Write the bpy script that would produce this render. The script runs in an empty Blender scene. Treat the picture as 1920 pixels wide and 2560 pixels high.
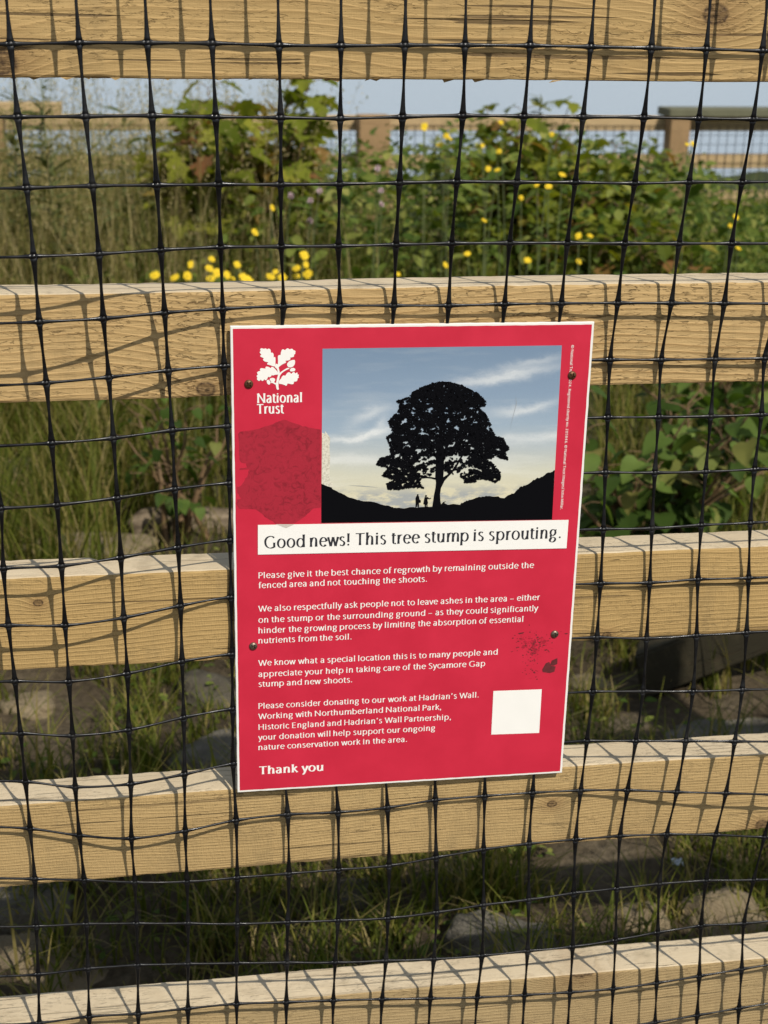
import bpy, bmesh, math, random
import numpy as np
from mathutils import Vector, Matrix, noise as mn
random.seed(7); rng = np.random.default_rng(7)
R_ = math.radians
sc = bpy.context.scene; COL = sc.collection

# ------------------------------------------------------------------ camera
CP = np.array([0.0, -1.1136, 1.45]); YAW, PIT, ROL, F = 0.1565, 0.3459, 0.0147, 3550.0
fw = np.array([math.sin(YAW)*math.cos(PIT), math.cos(YAW)*math.cos(PIT), -math.sin(PIT)])
rt = np.cross(fw, [0, 0, 1]); rt /= np.linalg.norm(rt); up = np.cross(rt, fw)
r2 = rt*math.cos(ROL) + up*math.sin(ROL); u2 = np.cross(r2, fw)
cam = bpy.data.cameras.new('camera'); co = bpy.data.objects.new('camera', cam); COL.objects.link(co)
M = Matrix.Identity(4)
for i in range(3):
    M[i][0], M[i][1], M[i][2], M[i][3] = r2[i], u2[i], -fw[i], CP[i]
co.matrix_world = M
cam.sensor_fit = 'VERTICAL'; cam.sensor_height = 36; cam.lens = F/2560*36
cam.clip_start = .05; cam.clip_end = 20000
cam.dof.use_dof = True; cam.dof.focus_distance = 1.16; cam.dof.aperture_fstop = cam.lens/4.0
sc.camera = co

# ------------------------------------------------------------------ light
TOSUN = Vector((.41, -1.0, 1.15)).normalized()
EL = math.asin(TOSUN.z); AZ = math.atan2(TOSUN.x, TOSUN.y)
w = bpy.data.worlds.new('World'); sc.world = w; w.use_nodes = True
nt = w.node_tree; bg = nt.nodes['Background']
sky = nt.nodes.new('ShaderNodeTexSky'); sky.sky_type = 'NISHITA'; sky.sun_disc = False
sky.sun_elevation = EL; sky.sun_rotation = AZ; sky.air_density = 1.0; sky.dust_density = 1.0; sky.altitude = 200
tc = nt.nodes.new('ShaderNodeTexCoord'); mp = nt.nodes.new('ShaderNodeMapping'); mp.inputs['Scale'].default_value = (2.2, 2.2, 9)
ns = nt.nodes.new('ShaderNodeTexNoise'); ns.inputs['Scale'].default_value = 2.0; ns.inputs['Detail'].default_value = 6
nt.links.new(tc.outputs['Generated'], mp.inputs['Vector']); nt.links.new(mp.outputs[0], ns.inputs['Vector'])
rp = nt.nodes.new('ShaderNodeValToRGB'); rp.color_ramp.elements[0].position = .3; rp.color_ramp.elements[1].position = .7
nt.links.new(ns.outputs['Fac'], rp.inputs[0])
cl = nt.nodes.new('ShaderNodeMix'); cl.data_type = 'RGBA'
cl.inputs[6].default_value = (5.0, 5.8, 6.7, 1); cl.inputs[7].default_value = (7.0, 7.5, 7.8, 1)
nt.links.new(rp.outputs[0], cl.inputs[0])
mx = nt.nodes.new('ShaderNodeMix'); mx.data_type = 'RGBA'
sx = nt.nodes.new('ShaderNodeSeparateXYZ'); nt.links.new(tc.outputs['Generated'], sx.inputs[0])
el = nt.nodes.new('ShaderNodeMapRange'); nt.links.new(sx.outputs[2], el.inputs[0])
for i_, v_ in ((1, .02), (2, .55), (3, .92), (4, .25)): el.inputs[i_].default_value = v_
nt.links.new(el.outputs[0], mx.inputs[0])
nt.links.new(sky.outputs[0], mx.inputs[6]); nt.links.new(cl.outputs[2], mx.inputs[7])
nt.links.new(mx.outputs[2], bg.inputs['Color']); bg.inputs['Strength'].default_value = .106
su = bpy.data.lights.new('sun', 'SUN'); su.energy = 4.15; su.angle = R_(.5); su.color = (1, .95, .87)
so = bpy.data.objects.new('sun', su); COL.objects.link(so); so.location = (2, -4, 6)
so.rotation_euler = TOSUN.to_track_quat('Z', 'Y').to_euler()
sc.view_settings.view_transform = 'Standard'; sc.view_settings.look = 'None'
sc.view_settings.exposure = 0; sc.view_settings.gamma = 1; sc.view_settings.use_curve_mapping = False

# ------------------------------------------------------------------ helpers
def ray(px, py):
    d = fw + r2*(px-960)/F - u2*(py-1280)/F
    return d
def at(px, py, Y):                       # point of the vertical plane y = Y seen at photo pixel
    d = ray(px, py); t = (Y-CP[1])/d[1]
    return CP + d*t
def sm(a, b, x):
    t = np.clip((x-a)/(b-a), 0, 1); return t*t*(3-2*t)
def gz(x, y):                            # ground height
    x = np.asarray(x, float); y = np.asarray(y, float)
    z = .12 + .025*np.sin(x*3.1+y*1.7) + .02*np.sin(x*7.3-y*5.1+1) + .012*np.sin(x*15+y*11)
    z = z - .30*sm(4.5, 9.5, y) - 20*sm(11, 70, y) + .02*sm(1.2, 2.0, y)
    return z
def gp(px, py):                          # ground point seen at photo pixel
    d = ray(px, py); t = .8
    while t < 40:
        p = CP + d*t
        if p[2] < gz(p[0], p[1]): break
        t += .004
    return p
def link(o, parent=None):
    COL.objects.link(o)
    if parent is not None: o.parent = parent
    return o
def tag(o, label=None, cat=None, group=None, kind=None):
    if label: o['label'] = label
    if cat: o['category'] = cat
    if group: o['group'] = group
    if kind: o['kind'] = kind
    return o
def empty(name, loc, label, cat, group=None):
    o = bpy.data.objects.new(name, None); o.empty_display_size = .02; o.location = loc; link(o)
    return tag(o, label, cat, group)
def mesh(name, V, Fc, mat, parent=None, smooth=False, loc=None):
    me = bpy.data.meshes.new(name); me.from_pydata([tuple(v) for v in V], [], Fc); me.validate(); me.update()
    if smooth: me.polygons.foreach_set('use_smooth', [True]*len(me.polygons))
    o = bpy.data.objects.new(name, me); me.materials.append(mat)
    if loc is not None: o.location = loc
    return link(o, parent)
def npmesh(name, V, Q, mat, parent=None, smooth=False):   # V (n,3), Q (m,k)
    me = bpy.data.meshes.new(name); V = np.asarray(V, np.float32); Q = np.asarray(Q, np.int32)
    k = Q.shape[1]
    me.vertices.add(len(V)); me.vertices.foreach_set('co', V.ravel())
    me.loops.add(Q.size); me.loops.foreach_set('vertex_index', Q.ravel())
    me.polygons.add(len(Q)); me.polygons.foreach_set('loop_start', np.arange(0, Q.size, k, dtype=np.int32))
    try: me.polygons.foreach_set('loop_total', np.full(len(Q), k, np.int32))
    except Exception: pass
    if smooth: me.polygons.foreach_set('use_smooth', np.ones(len(Q), bool))
    me.update(calc_edges=True); me.validate()
    me.materials.append(mat); o = bpy.data.objects.new(name, me)
    return link(o, parent)
def tube(path, rad, n=8, V=None, Fc=None, flat=None):     # tube along points
    V = [] if V is None else V; Fc = [] if Fc is None else Fc
    P = [Vector(p) for p in path]; b0 = len(V)
    for i, p in enumerate(P):
        t = (P[min(i+1, len(P)-1)] - P[max(i-1, 0)]).normalized()
        a = t.cross(Vector((0, 1, 0)));
        if a.length < .1: a = t.cross(Vector((1, 0, 0)))
        a.normalize(); b = t.cross(a)
        r = rad[i] if hasattr(rad, '__len__') else rad
        ra, rb = (r if hasattr(r, '__len__') else (r, r))
        for k in range(n):
            th = 2*math.pi*k/n; V.append(p + a*math.cos(th)*ra + b*math.sin(th)*rb)
    for i in range(len(P)-1):
        for k in range(n):
            Fc.append((b0+i*n+k, b0+i*n+(k+1) % n, b0+(i+1)*n+(k+1) % n, b0+(i+1)*n+k))
    Fc.append(tuple(b0+k for k in range(n))[::-1]); Fc.append(tuple(b0+(len(P)-1)*n+k for k in range(n)))
    return V, Fc

class N:                                  # node helper
    def __init__(s, name):
        s.m = bpy.data.materials.new(name); s.m.use_nodes = True; s.t = s.m.node_tree
        s.b = s.t.nodes['Principled BSDF']; s.out = s.t.nodes['Material Output']
    def n(s, typ, **k):
        x = s.t.nodes.new(typ)
        for a, v in k.items(): setattr(x, a, v)
        return x
    def set(s, sock, v):
        if isinstance(v, bpy.types.NodeSocket): s.t.links.new(v, sock)
        elif v is not None: sock.default_value = v
    def ma(s, op, a, b=None, c=None):
        x = s.n('ShaderNodeMath', operation=op)
        for i, v in enumerate((a, b, c)):
            if v is not None: s.set(x.inputs[i], v)
        return x.outputs[0]
    def obj(s): return s.n('ShaderNodeTexCoord').outputs['Object']
    def mapv(s, v, sc=(1, 1, 1), loc=(0, 0, 0), rot=(0, 0, 0)):
        x = s.n('ShaderNodeMapping'); s.set(x.inputs['Vector'], v)
        x.inputs['Scale'].default_value = sc; x.inputs['Location'].default_value = loc; x.inputs['Rotation'].default_value = rot
        return x.outputs[0]
    def noise(s, v, scale, detail=3, rough=.5, dist=0):
        x = s.n('ShaderNodeTexNoise'); s.set(x.inputs['Vector'], v); x.inputs['Scale'].default_value = scale
        x.inputs['Detail'].default_value = detail; x.inputs['Roughness'].default_value = rough; x.inputs['Distortion'].default_value = dist
        return x.outputs['Fac']
    def ramp(s, f, stops):
        x = s.n('ShaderNodeValToRGB'); s.set(x.inputs[0], f); e = x.color_ramp.elements
        while len(e) < len(stops): e.new(.5)
        for i, (p, c) in enumerate(stops):
            e[i].position = p; e[i].color = (c, c, c, 1) if not hasattr(c, '__len__') else (*c, 1)
        return x.outputs[0]
    def mix(s, f, a, b, mode='MIX'):
        x = s.n('ShaderNodeMix', data_type='RGBA', blend_type=mode)
        s.set(x.inputs[0], f)
        for i, v in ((6, a), (7, b)):
            s.set(x.inputs[i], v if isinstance(v, bpy.types.NodeSocket) else (*v, 1))
        return x.outputs[2]
    def bump(s, h, st=.5, dist=.001):
        x = s.n('ShaderNodeBump'); x.inputs['Strength'].default_value = st; x.inputs['Distance'].default_value = dist
        s.set(x.inputs['Height'], h); s.t.links.new(x.outputs[0], s.b.inputs['Normal']); return x
    def col(s, c): s.set(s.b.inputs['Base Color'], c if isinstance(c, bpy.types.NodeSocket) else (*c, 1))
    def rough(s, r, spec=None):
        s.set(s.b.inputs['Roughness'], r)
        if spec is not None: s.b.inputs['Specular IOR Level'].default_value = spec

def plain(name, c, rough=.5, spec=.3, var=.0, scale=30, metal=0):
    m = N(name); o = m.obj()
    if var:
        f = m.noise(o, scale, 4)
        m.col(m.mix(f, tuple(x*(1-var) for x in c), tuple(min(1, x*(1+var)) for x in c)))
    else: m.col(c)
    m.rough(rough, spec); m.b.inputs['Metallic'].default_value = metal
    return m.m

def wood(name, light, dark, spacing, pith, wob, contrast=.8, tear=.5, saw=.3, knots=(), seed=0., cracks=.0, stain=.25):
    m = N(name); o = m.obj(); s = m.n('ShaderNodeSeparateXYZ'); m.t.links.new(o, s.inputs[0])
    x, y, z = s.outputs
    lo = m.mapv(o, (1.7, 1.5, 1.5), (seed, seed*.7, 0)); n1 = m.noise(lo, 1.0, 2)
    lo2 = m.mapv(o, (2.3, 1, 1), (seed*1.9, 5, seed)); n2 = m.noise(lo2, 1.0, 2)
    yy = m.ma('ADD', m.ma('SUBTRACT', y, pith[0]), m.ma('MULTIPLY', m.ma('SUBTRACT', n1, .5), wob))
    zz = m.ma('ADD', m.ma('SUBTRACT', z, pith[1]), m.ma('MULTIPLY', m.ma('SUBTRACT', n2, .5), wob))
    r = m.ma('SQRT', m.ma('ADD', m.ma('MULTIPLY', yy, yy), m.ma('MULTIPLY', zz, zz)))
    fine = m.noise(m.mapv(o, (9, 60, 60), (seed, 0, 0)), 1.0, 3)
    r = m.ma('ADD', r, m.ma('MULTIPLY', m.ma('SUBTRACT', fine, .5), .006))
    kd = None; kcore = None; kring = None
    for (kx, kz, kr) in knots:
        dx = m.ma('MULTIPLY', m.ma('SUBTRACT', x, kx), .75); dz = m.ma('SUBTRACT', z, kz)
        d = m.ma('SQRT', m.ma('ADD', m.ma('MULTIPLY', dx, dx), m.ma('MULTIPLY', dz, dz)))
        d = m.ma('ADD', d, m.ma('MULTIPLY', m.ma('SUBTRACT', m.noise(o, 140, 3), .5), kr*.5))
        q = m.ma('DIVIDE', d, kr*2.6)
        e = m.ma('EXPONENT', m.ma('MULTIPLY', m.ma('MULTIPLY', q, q), -1.0))
        r = m.ma('ADD', r, m.ma('MULTIPLY', e, kr*1.8))
        kk = m.ma('SUBTRACT', 1.0, m.ma('MINIMUM', m.ma('DIVIDE', d, kr), 1.0))
        kcore = kk if kcore is None else m.ma('MAXIMUM', kcore, kk)
        kring = e if kring is None else m.ma('MAXIMUM', kring, e)
    ring = m.ma('FRACT', m.ma('DIVIDE', r, spacing))
    ring = m.ramp(ring, [(0, 0), (.55, .25), (.86, 1), (1, 0)])
    mod = m.noise(m.mapv(o, (4, 20, 20), (seed*3, 1, 2)), 1.0, 2)
    f = m.ma('MULTIPLY', ring, m.ma('MULTIPLY', m.ramp(mod, [(.3, .25), (.7, 1)]), contrast))
    c = m.mix(f, light, dark)
    big = m.noise(m.mapv(o, (3, 9, 9), (seed*5, 0, 1)), 1.0, 3)
    c = m.mix(m.ramp(big, [(.35, 0), (.75, stain)]), c, tuple(a*b for a, b in zip(dark, (.9, .92, .85))))
    bl = m.noise(m.mapv(o, (26, 26, 9), (seed*6, 2, 1)), 1.0, 5, .62); c = m.mix(m.ramp(bl, [(.54, 0), (.72, .38)]), c, (.15, .115, .06))
    fib = m.noise(m.mapv(o, (30, 900, 900), (seed, 3, 3)), 1.0, 3)
    c = m.mix(m.ramp(fib, [(.3, .0), (.75, .32)]), c, dark)
    tr = m.noise(m.mapv(o, (110, 420, 420), (seed, 8, 0)), 1.0, 4, .6, .8)
    tmask = m.ramp(m.noise(m.mapv(o, (7, 30, 30), (seed*2, 7, 0)), 1.0, 2), [(.38, 0), (.6, 1)])
    trd = m.ma('MULTIPLY', m.ramp(tr, [(.56, 0), (.66, 1)]), m.ma('MULTIPLY', tmask, tear))
    c = m.mix(m.ma('MULTIPLY', trd, .75), c, tuple(a*.42 for a in dark))
    hs = m.ma('ADD', m.ma('MULTIPLY', ring, .45), m.ma('MULTIPLY', fib, .5))
    hs = m.ma('SUBTRACT', hs, m.ma('MULTIPLY', trd, 1.6))
    sw = m.noise(m.mapv(o, (900, 200, 120), (seed, 2, 2)), 1.0, 2)
    hs = m.ma('ADD', hs, m.ma('MULTIPLY', sw, saw))
    hs = m.ma('ADD', hs, m.ma('MULTIPLY', m.noise(m.mapv(o, (40, 160, 160)), 1.0, 4, .65), 1.1*tear))
    if cracks:
        ck = m.noise(m.mapv(o, (5, 230, 230), (seed*4, 3, 9)), 1.0, 1, .5, .2)
        ckm = m.ramp(ck, [(.665, 0), (.69, 1)])
        c = m.mix(m.ma('MULTIPLY', ckm, cracks), c, (.05, .03, .015)); hs = m.ma('SUBTRACT', hs, m.ma('MULTIPLY', ckm, 2))
    if kcore is not None:
        c = m.mix(m.ma('MULTIPLY', m.ramp(kring, [(.2, 0), (.95, .45)]), 1.0), c, (.20, .105, .04))
        kn = m.noise(o, 330, 3)
        kf = m.ma('MULTIPLY', m.ramp(kcore, [(.0, 0), (.25, 1), (.5, .55), (1, 1)]), m.ramp(kn, [(.25, .35), (.6, 1)]))
        c = m.mix(kf, c, (.05, .028, .014))
    m.col(c); m.rough(.75, .25); m.bump(hs, .75, .0011)
    return m.m

# ------------------------------------------------------------------ setting: ground, water
def ground_mat():
    m = N('soil'); o = m.obj()
    a = m.noise(o, 6, 6, .6); b = m.noise(o, 60, 5, .65)
    c = m.ramp(a, [(.3, (.055, .04, .024)), (.5, (.10, .075, .045)), (.7, (.15, .118, .075))])
    c = m.mix(m.ramp(b, [(.35, .7), (.65, 0)]), c, (.035, .027, .016))
    far = m.n('ShaderNodeSeparateXYZ'); m.t.links.new(o, far.inputs[0])
    g = m.ramp(m.ma('DIVIDE', far.outputs[1], 20), [(.10, 0), (.2, .8)])
    c = m.mix(g, c, (.05, .065, .022)); m.col(c); m.rough(.95, .1); m.bump(b, .9, .012)
    return m.m
xs = np.concatenate([np.linspace(-400, -8, 14), np.linspace(-6, 8, 150), np.linspace(10, 400, 14)])
ys = np.concatenate([np.linspace(-30, -2, 8), np.linspace(-1.5, 9, 160), np.linspace(9.5, 90, 50), np.linspace(120, 9000, 12)])
X, Y = np.meshgrid(xs, ys, indexing='ij'); Z = gz(X, Y)
rr = np.abs(Y-2.5) < 6
Z = Z + np.where(rr, .012*np.sin(X*41+Y*13)*np.sin(Y*37-X*9), 0)
X = X*np.where(Y > 90, 20, 1)
nx, ny = X.shape; idx = np.arange(nx*ny).reshape(nx, ny)
Q = np.stack([idx[:-1, :-1], idx[1:, :-1], idx[1:, 1:], idx[:-1, 1:]], -1).reshape(-1, 4)
g = npmesh('ground', np.stack([X, Y, Z], -1).reshape(-1, 3), Q, ground_mat(), smooth=True); tag(g, kind='structure')
m = N('lake'); m.col((.24, .29, .33)); m.rough(.18, .5); m.b.inputs['IOR'].default_value = 1.33
m.bump(m.noise(m.obj(), .4, 4), .25, .5)
wa = mesh('water', [(-6000, 55, -16), (6000, 55, -16), (6000, 9000, -16), (-6000, 9000, -16)], [(0, 1, 2, 3)], m.m)
tag(wa, kind='structure')

# ------------------------------------------------------------------ timber
def rail_mesh(L0, L1, z0, z1, d, seed, segs=260, chip=1.0, notch=None):
    cs = []                                          # cross-section (y, z), rounded arrises
    c = .0022
    cor = [(0, z0), (0, z1), (d, z1), (d, z0)]
    for (cy, cz, sy, sz, fl) in ((0, z0, 1, 1, 0), (0, z1, 1, -1, 1), (d, z1, -1, -1, 0), (d, z0, -1, 1, 1)):
        a, b = (cy+sy*c, cz), (cy, cz+sz*c); k = (cy+sy*c*.3, cz+sz*c*.3)
        cs += [a, k, b] if fl == 0 else [b, k, a]
    n0 = len(cs); full = []
    for i in range(n0):                              # add mid points on the long faces
        full.append((cs[i], 1))
        j = (i+1) % n0
        if math.hypot(cs[i][0]-cs[j][0], cs[i][1]-cs[j][1]) > .01:
            for t in (.25, .5, .75): full.append(((cs[i][0]*(1-t)+cs[j][0]*t, cs[i][1]*(1-t)+cs[j][1]*t), 0))
    n = len(full); V = []; Fc = []
    cy, cz = d/2, (z0+z1)/2
    for s in range(segs+1):
        x = L0+(L1-L0)*s/segs
        bow = .0015*mn.noise(Vector((x*2, seed, 0)))
        for (p, e) in full:
            y, z = p
            q = mn.noise(Vector((x*55, y*60+seed*9, z*60))); q2 = mn.noise(Vector((x*9, y*20+seed*5, z*20)))
            k = (max(0, q)*.0016+max(0, q2)*.0018)*chip if e else .0004*q
            dy, dz = cy-y, cz-z; l = math.hypot(dy, dz)
            y2, z2 = y+(1 if dy > 0 else -1)*k*.7, z+(1 if dz > 0 else -1)*k*.7
            if notch and y > d*.7 and z > (z0+z1)/2 and notch[0] < x < notch[1]: y2 -= notch[2]
            V.append((x, y2+bow, z2+bow))
        if s:
            for k in range(n):
                Fc.append(((s-1)*n+k, (s-1)*n+(k+1) % n, s*n+(k+1) % n, s*n+k))
    Fc.append(tuple(range(n))[::-1]); Fc.append(tuple(segs*n+k for k in range(n)))
    return V, Fc
WL, WD = (.50, .338, .140), (.30, .178, .062)
BL, BD = (.62, .505, .335), (.43, .325, .195)          # paler, less saturated tone for the rail tops
zt = [(1.3925, 1.4925), (1.1480, 1.2343), (.9141, .9986), (.7031, .7864), (.462, .5532)]
RL, RR, DEP = -1.3, 1.75, .0422
def kn(px, py, Y=0.): p = at(px, py, Y); return p[0], p[2]
wm = [wood('rail_wood_top', WL, WD, .0075, (.03, -.02), .10, .55, .45, .2, [(*kn(1789, 36), .009), (*kn(4, 158), .010)], 1.3, .7, .35),
      wood('rail_wood_rough', (.55, .375, .165), (.31, .185, .068), .0062, (.10, -.10), .09, 1.0, 1.0, .2, [(*kn(515, 974), .007)], 4.1, .0, .2),
      wood('rail_wood_smooth', (.49, .325, .128), (.31, .19, .068), .0042, (.12, -.07), .05, .65, .25, .6, [(*kn(96, 1507), .0035), (*kn(1516, 1588), .004)], 7.7, .55, .25),
      wood('rail_wood_fine', (.50, .345, .15), (.32, .20, .08), .0030, (.11, -.09), .05, .6, .3, .8, [(*kn(1905, 2062), .006), (*kn(1380, 2010), .004)], 9.2, .4, .2),
      wood('rail_wood_low', (.44, .32, .155), (.29, .185, .085), .0034, (.09, -.06), .06, .6, .35, .6, [(*kn(1455, 2420), .013), (*kn(722, 2440), .008)], 12.6, .4, .25)]
tops = [wood('pale_top', BL, BD, .0045, (.02, -.12), .06, .55, .35, .3, [(*kn(1455, 2395), .010)] if i == 4 else (), 40+i*3.1, .35, .25) for i in range(5)]
fence = empty('timber_fence', (0, 0, .1), 'pale sawn timber fence of five wide rails carrying the red sign', 'fence')
for i, (a, b) in enumerate(zt):
    zm = (a+b)/2
    nt_ = None
    if i == 2: nt_ = (at(235, 1395, DEP)[0], at(283, 1395, DEP)[0], .006)
    V, Fc = rail_mesh(RL, RR, a, b, DEP, i*3.7+1, 420, 1.0, nt_)
    if i == 0:                                        # torn fibres along the lower arris of the top rail
        for k in range(30):
            x = random.uniform(-.3, .65); l = random.uniform(.0006, .0016); b0 = len(V); ww = random.uniform(.0012, .006); yy = random.uniform(.001, .006)
            V += [(x-ww, yy, a+.001), (x+ww, yy, a+.001), (x, yy+.0012, a+.001), (x+random.uniform(-.008, .008), yy, a-l)]
            Fc += [(b0, b0+1, b0+3), (b0+1, b0+2, b0+3), (b0+2, b0, b0+3)]
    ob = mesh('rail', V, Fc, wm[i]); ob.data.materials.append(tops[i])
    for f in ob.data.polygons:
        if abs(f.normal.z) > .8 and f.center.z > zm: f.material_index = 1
    ob.parent = fence; ob.matrix_parent_inverse = Matrix.Translation((0, 0, -.1))
pw = wood('post_wood', WL, WD, .006, (.08, .1), .08, .6, .4, .3, (), 15.5, .3)
for px_ in (-1.15, 1.46):  # posts out of view, raised so the right one's shadow reaches the dark timber
    bm = bmesh.new(); bmesh.ops.create_cube(bm, size=1); bmesh.ops.scale(bm, vec=(.1, .1, 1.9), verts=bm.verts)
    bmesh.ops.translate(bm, vec=(px_, DEP+.0525, .72), verts=bm.verts); bmesh.ops.bevel(bm, geom=bm.edges, offset=.004, segments=2, affect='EDGES')
    me = bpy.data.meshes.new('post'); bm.to_mesh(me); bm.free(); me.materials.append(pw)
    ob = link(bpy.data.objects.new('post', me)); ob.parent = fence; ob.matrix_parent_inverse = Matrix.Translation((0, 0, -.1))

# ------------------------------------------------------------------ netting (node grid with the sag and bulge of the real net)
k1, k2 = 1/1.728, 1/1.728
def T(l, s, x0, y0): return [(x0+a/s, y0+b/s) for a, b in l]
rows = []
def row(c0, l): rows.append({c0+i: p for i, p in enumerate(l)})
def rw(c0, *parts): 
    d = {}; 
    for c, l, s, x0, y0 in parts:
        for i, p in enumerate(T(l, s, x0, y0)): d[c+i] = p
    rows.append(d)
q = 1.728; q3 = 2.592; q4 = 2.9096; q6 = 2.9625; D_ = .8640625
rw(0, (0, [(45,190),(342,185),(637,185),(916,187),(1205,195),(1473,197)], q,0,0), (6, [(90,195),(350,195),(630,197),(893,202),(1155,207),(1393,212),(1635,220)], q,960,0))
rw(0, (0, [(77,505),(370,503),(657,500),(932,505),(1212,508),(1470,512)], q,0,0), (6, [(80,505),(340,500),(605,502),(860,505),(1123,507),(1360,512),(1595,515)], q,960,0))
rw(0, (0, [(115,812),(400,803),(677,800),(944,797),(1213,797),(1467,795)], q,0,0), (6, [(67,790),(315,785),(574,787),(826,788),(1083,792),(1318,787),(1547,787)], q,960,0))
rw(0, (0, [(145,1108),(427,1097),(695,1080),(953,1068),(1215,1065),(1462,1063)], q,0,0), (6, [(52,1057),(293,1052),(543,1050),(792,1050),(1040,1052),(1275,1052),(1502,1052)], q,960,0))
rw(0, (0, [(255,427),(670,405),(1067,368),(1443,343)], q3,0,640), (4, [(612,661),(733,660),(851,660),(969,660),(1090,657)], D_,0,0), (9, [(10,345),(420,342),(810,343),(1195,345)], q4,1400,640))
rw(0, (0, [(300,822),(705,785),(1090,742),(1452,713)], q3,0,640), (10, [(365,755),(737,755),(1130,750),(1490,745)], q4,1400,640))
rw(0, (0, [(335,1213),(735,1180),(1115,1130),(1472,1103)], q3,0,640), (10, [(348,1175),(717,1172),(1097,1167),(1465,1155)], q4,1400,640))
rw(0, (-1, [(5,1635),(370,1613),(760,1568),(1133,1510),(1487,1472)], q3,0,640), (10, [(330,1575),(690,1577),(1060,1570),(1415,1553)], q4,1400,640))
rw(0, (-1, [(22,313),(398,297),(783,243),(1155,178),(1490,130)], q3,0,1300), (10, [(440,68),(800,62),(1165,38),(1528,22)], q6,1360,1300))
rw(0, (-1, [(55,683),(422,683),(802,633),(1170,555),(1497,500)], q3,0,1300), (10, [(418,470),(783,465),(1140,440),(1515,430)], q6,1360,1300))
rw(0, (-1, [(97,1045),(447,1047),(825,995),(1180,917),(1503,870)], q3,0,1300), (10, [(392,870),(760,878),(1130,857),(1500,835)], q6,1360,1300))
rw(0, (-1, [(133,1383),(470,1398),(835,1360),(1190,1280),(1508,1225)], q3,0,1300), (10, [(360,1272),(733,1270),(1103,1270),(1468,1258)], q6,1360,1300))
rw(0, (-1, [(110,180),(325,203),(565,190),(797,148),(1007,103)], q,0,1850), (10, [(318,1637),(680,1637),(1050,1637),(1413,1640)], q6,1360,1300))
rw(0, (-1, [(130,383),(343,412),(568,425),(800,393),(1020,347),(1243,322),(1460,312)], q,0,1850), (6, [(15,292),(222,260),(435,242),(642,228),(850,218),(1052,217),(1265,225),(1477,230)], q,960,1850))
rw(0, (-1, [(150,600),(363,605),(582,615),(808,612),(1025,595),(1248,577),(1463,560)], q,0,1850), (6, [(22,543),(225,508),(430,473),(627,448),(828,430),(1020,415),(1222,408),(1433,410),(1643,420)], q,960,1850))
rw(0, (-1, [(157,805),(373,795),(590,793),(812,793),(1025,795),(1243,787),(1460,780)], q,0,1850), (6, [(17,770),(228,745),(430,713),(625,690),(820,662),(1007,642),(1190,622),(1392,608),(1597,605)], q,960,1850))
rw(0, (-1, [(165,1013),(380,988),(595,973),(812,968),(1022,965),(1240,962),(1448,962)], q,0,1850), (6, [(8,954),(215,947),(423,932),(620,912),(815,893),(1000,865),(1183,832),(1370,803),(1555,793)], q,960,1850))
rw(0, (-1, [(170,1222),(385,1195),(597,1182),(812,1160),(1022,1140),(1237,1133),(1440,1125)], q,0,1850), (6, [(-8,1120),(200,1117),(403,1112),(607,1102),(803,1090),(990,1075),(1178,1050),(1362,1020),(1545,990)], q,960,1850))
off = [ # millimetres in front of the rails: (col, value)
 [(0,47),(13,48)], [(0,46),(6,42),(13,42)], [(0,45),(6,34),(13,32)], [(0,45),(3,24),(6,20),(13,20)],
 [(0,45),(1,34),(2,21),(3,12),(4,9),(9,9),(10,12),(13,13)], [(0,40),(1,26),(2,14),(3,7),(4,2.5),(9,2.5),(10,5),(13,7)],
 [(0,38),(1,27),(2,15),(3,6),(4,2.5),(9,2.5),(10,5),(13,7)], [(-1,38),(0,35),(1,27),(2,16),(3,5),(4,2.5),(9,2.5),(10,5),(13,7)],
 [(-1,33),(0,32),(1,21),(2,16),(3,5),(4,2.5),(9,2.5),(10,8),(13,9)], [(-1,32),(0,28),(1,21),(2,11),(3,4),(4,2.5),(9,2.5),(10,6),(13,8)],
 [(-1,30),(0,28),(1,20),(2,12),(3,5),(4,2.5),(9,2.5),(10,7),(13,10)], [(-1,28),(0,26),(1,20),(2,12),(3,5),(4,2.5),(9,2.5),(10,9),(13,14)],
 [(-1,24),(0,22),(1,22),(2,18),(3,7),(4,2.5),(9,2.5),(10,9),(11,14),(12,18),(13,22)],
 [(-1,12),(0,13),(1,20),(2,17),(3,10),(4,8),(9,7),(10,8),(11,14),(12,20),(13,25)],
 [(-1,10),(0,12),(1,15),(3,10),(9,8),(10,10),(13,24)], [(-1,14),(5,15),(10,16),(14,24)],
 [(-1,18),(5,20),(14,23)], [(-1,20),(14,21)]]
NR = len(rows); C0, C1 = -6, 21
G3 = np.zeros((NR, C1-C0+1, 3))
for i, d in enumerate(rows):
    ks = sorted(d); o = off[i]
    # extend: fill gaps by cubic through neighbours, ends linearly
    xs_ = np.array([d[k][0] for k in ks]); ys_ = np.array([d[k][1] for k in ks]); kk = np.array(ks, float)
    for c in range(C0, C1+1):
        if c in d: px, py = d[c]
        elif c < ks[0]: px, py = xs_[0]+(c-ks[0])*(xs_[2]-xs_[0])/2, ys_[0]+(c-ks[0])*(ys_[2]-ys_[0])/4
        elif c > ks[-1]: px, py = xs_[-1]+(c-ks[-1])*(xs_[-1]-xs_[-3])/2, ys_[-1]+(c-ks[-1])*(ys_[-1]-ys_[-3])/2
        else:
            a = max(k for k in ks if k < c); b = min(k for k in ks if k > c); t = (c-a)/(b-a)
            px = d[a][0]*(1-t)+d[b][0]*t; py = d[a][1]*(1-t)+d[b][1]*t
        ov = np.interp(c, [a for a, _ in o], [b for _, b in o])
        G3[i, c-C0] = at(px, py, -ov/1000)
top = [G3[0]+(G3[0]-G3[1])*k*np.array([1, 0, 1])*np.array([.6, 1, 1]) for k in (2, 1)]
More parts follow.
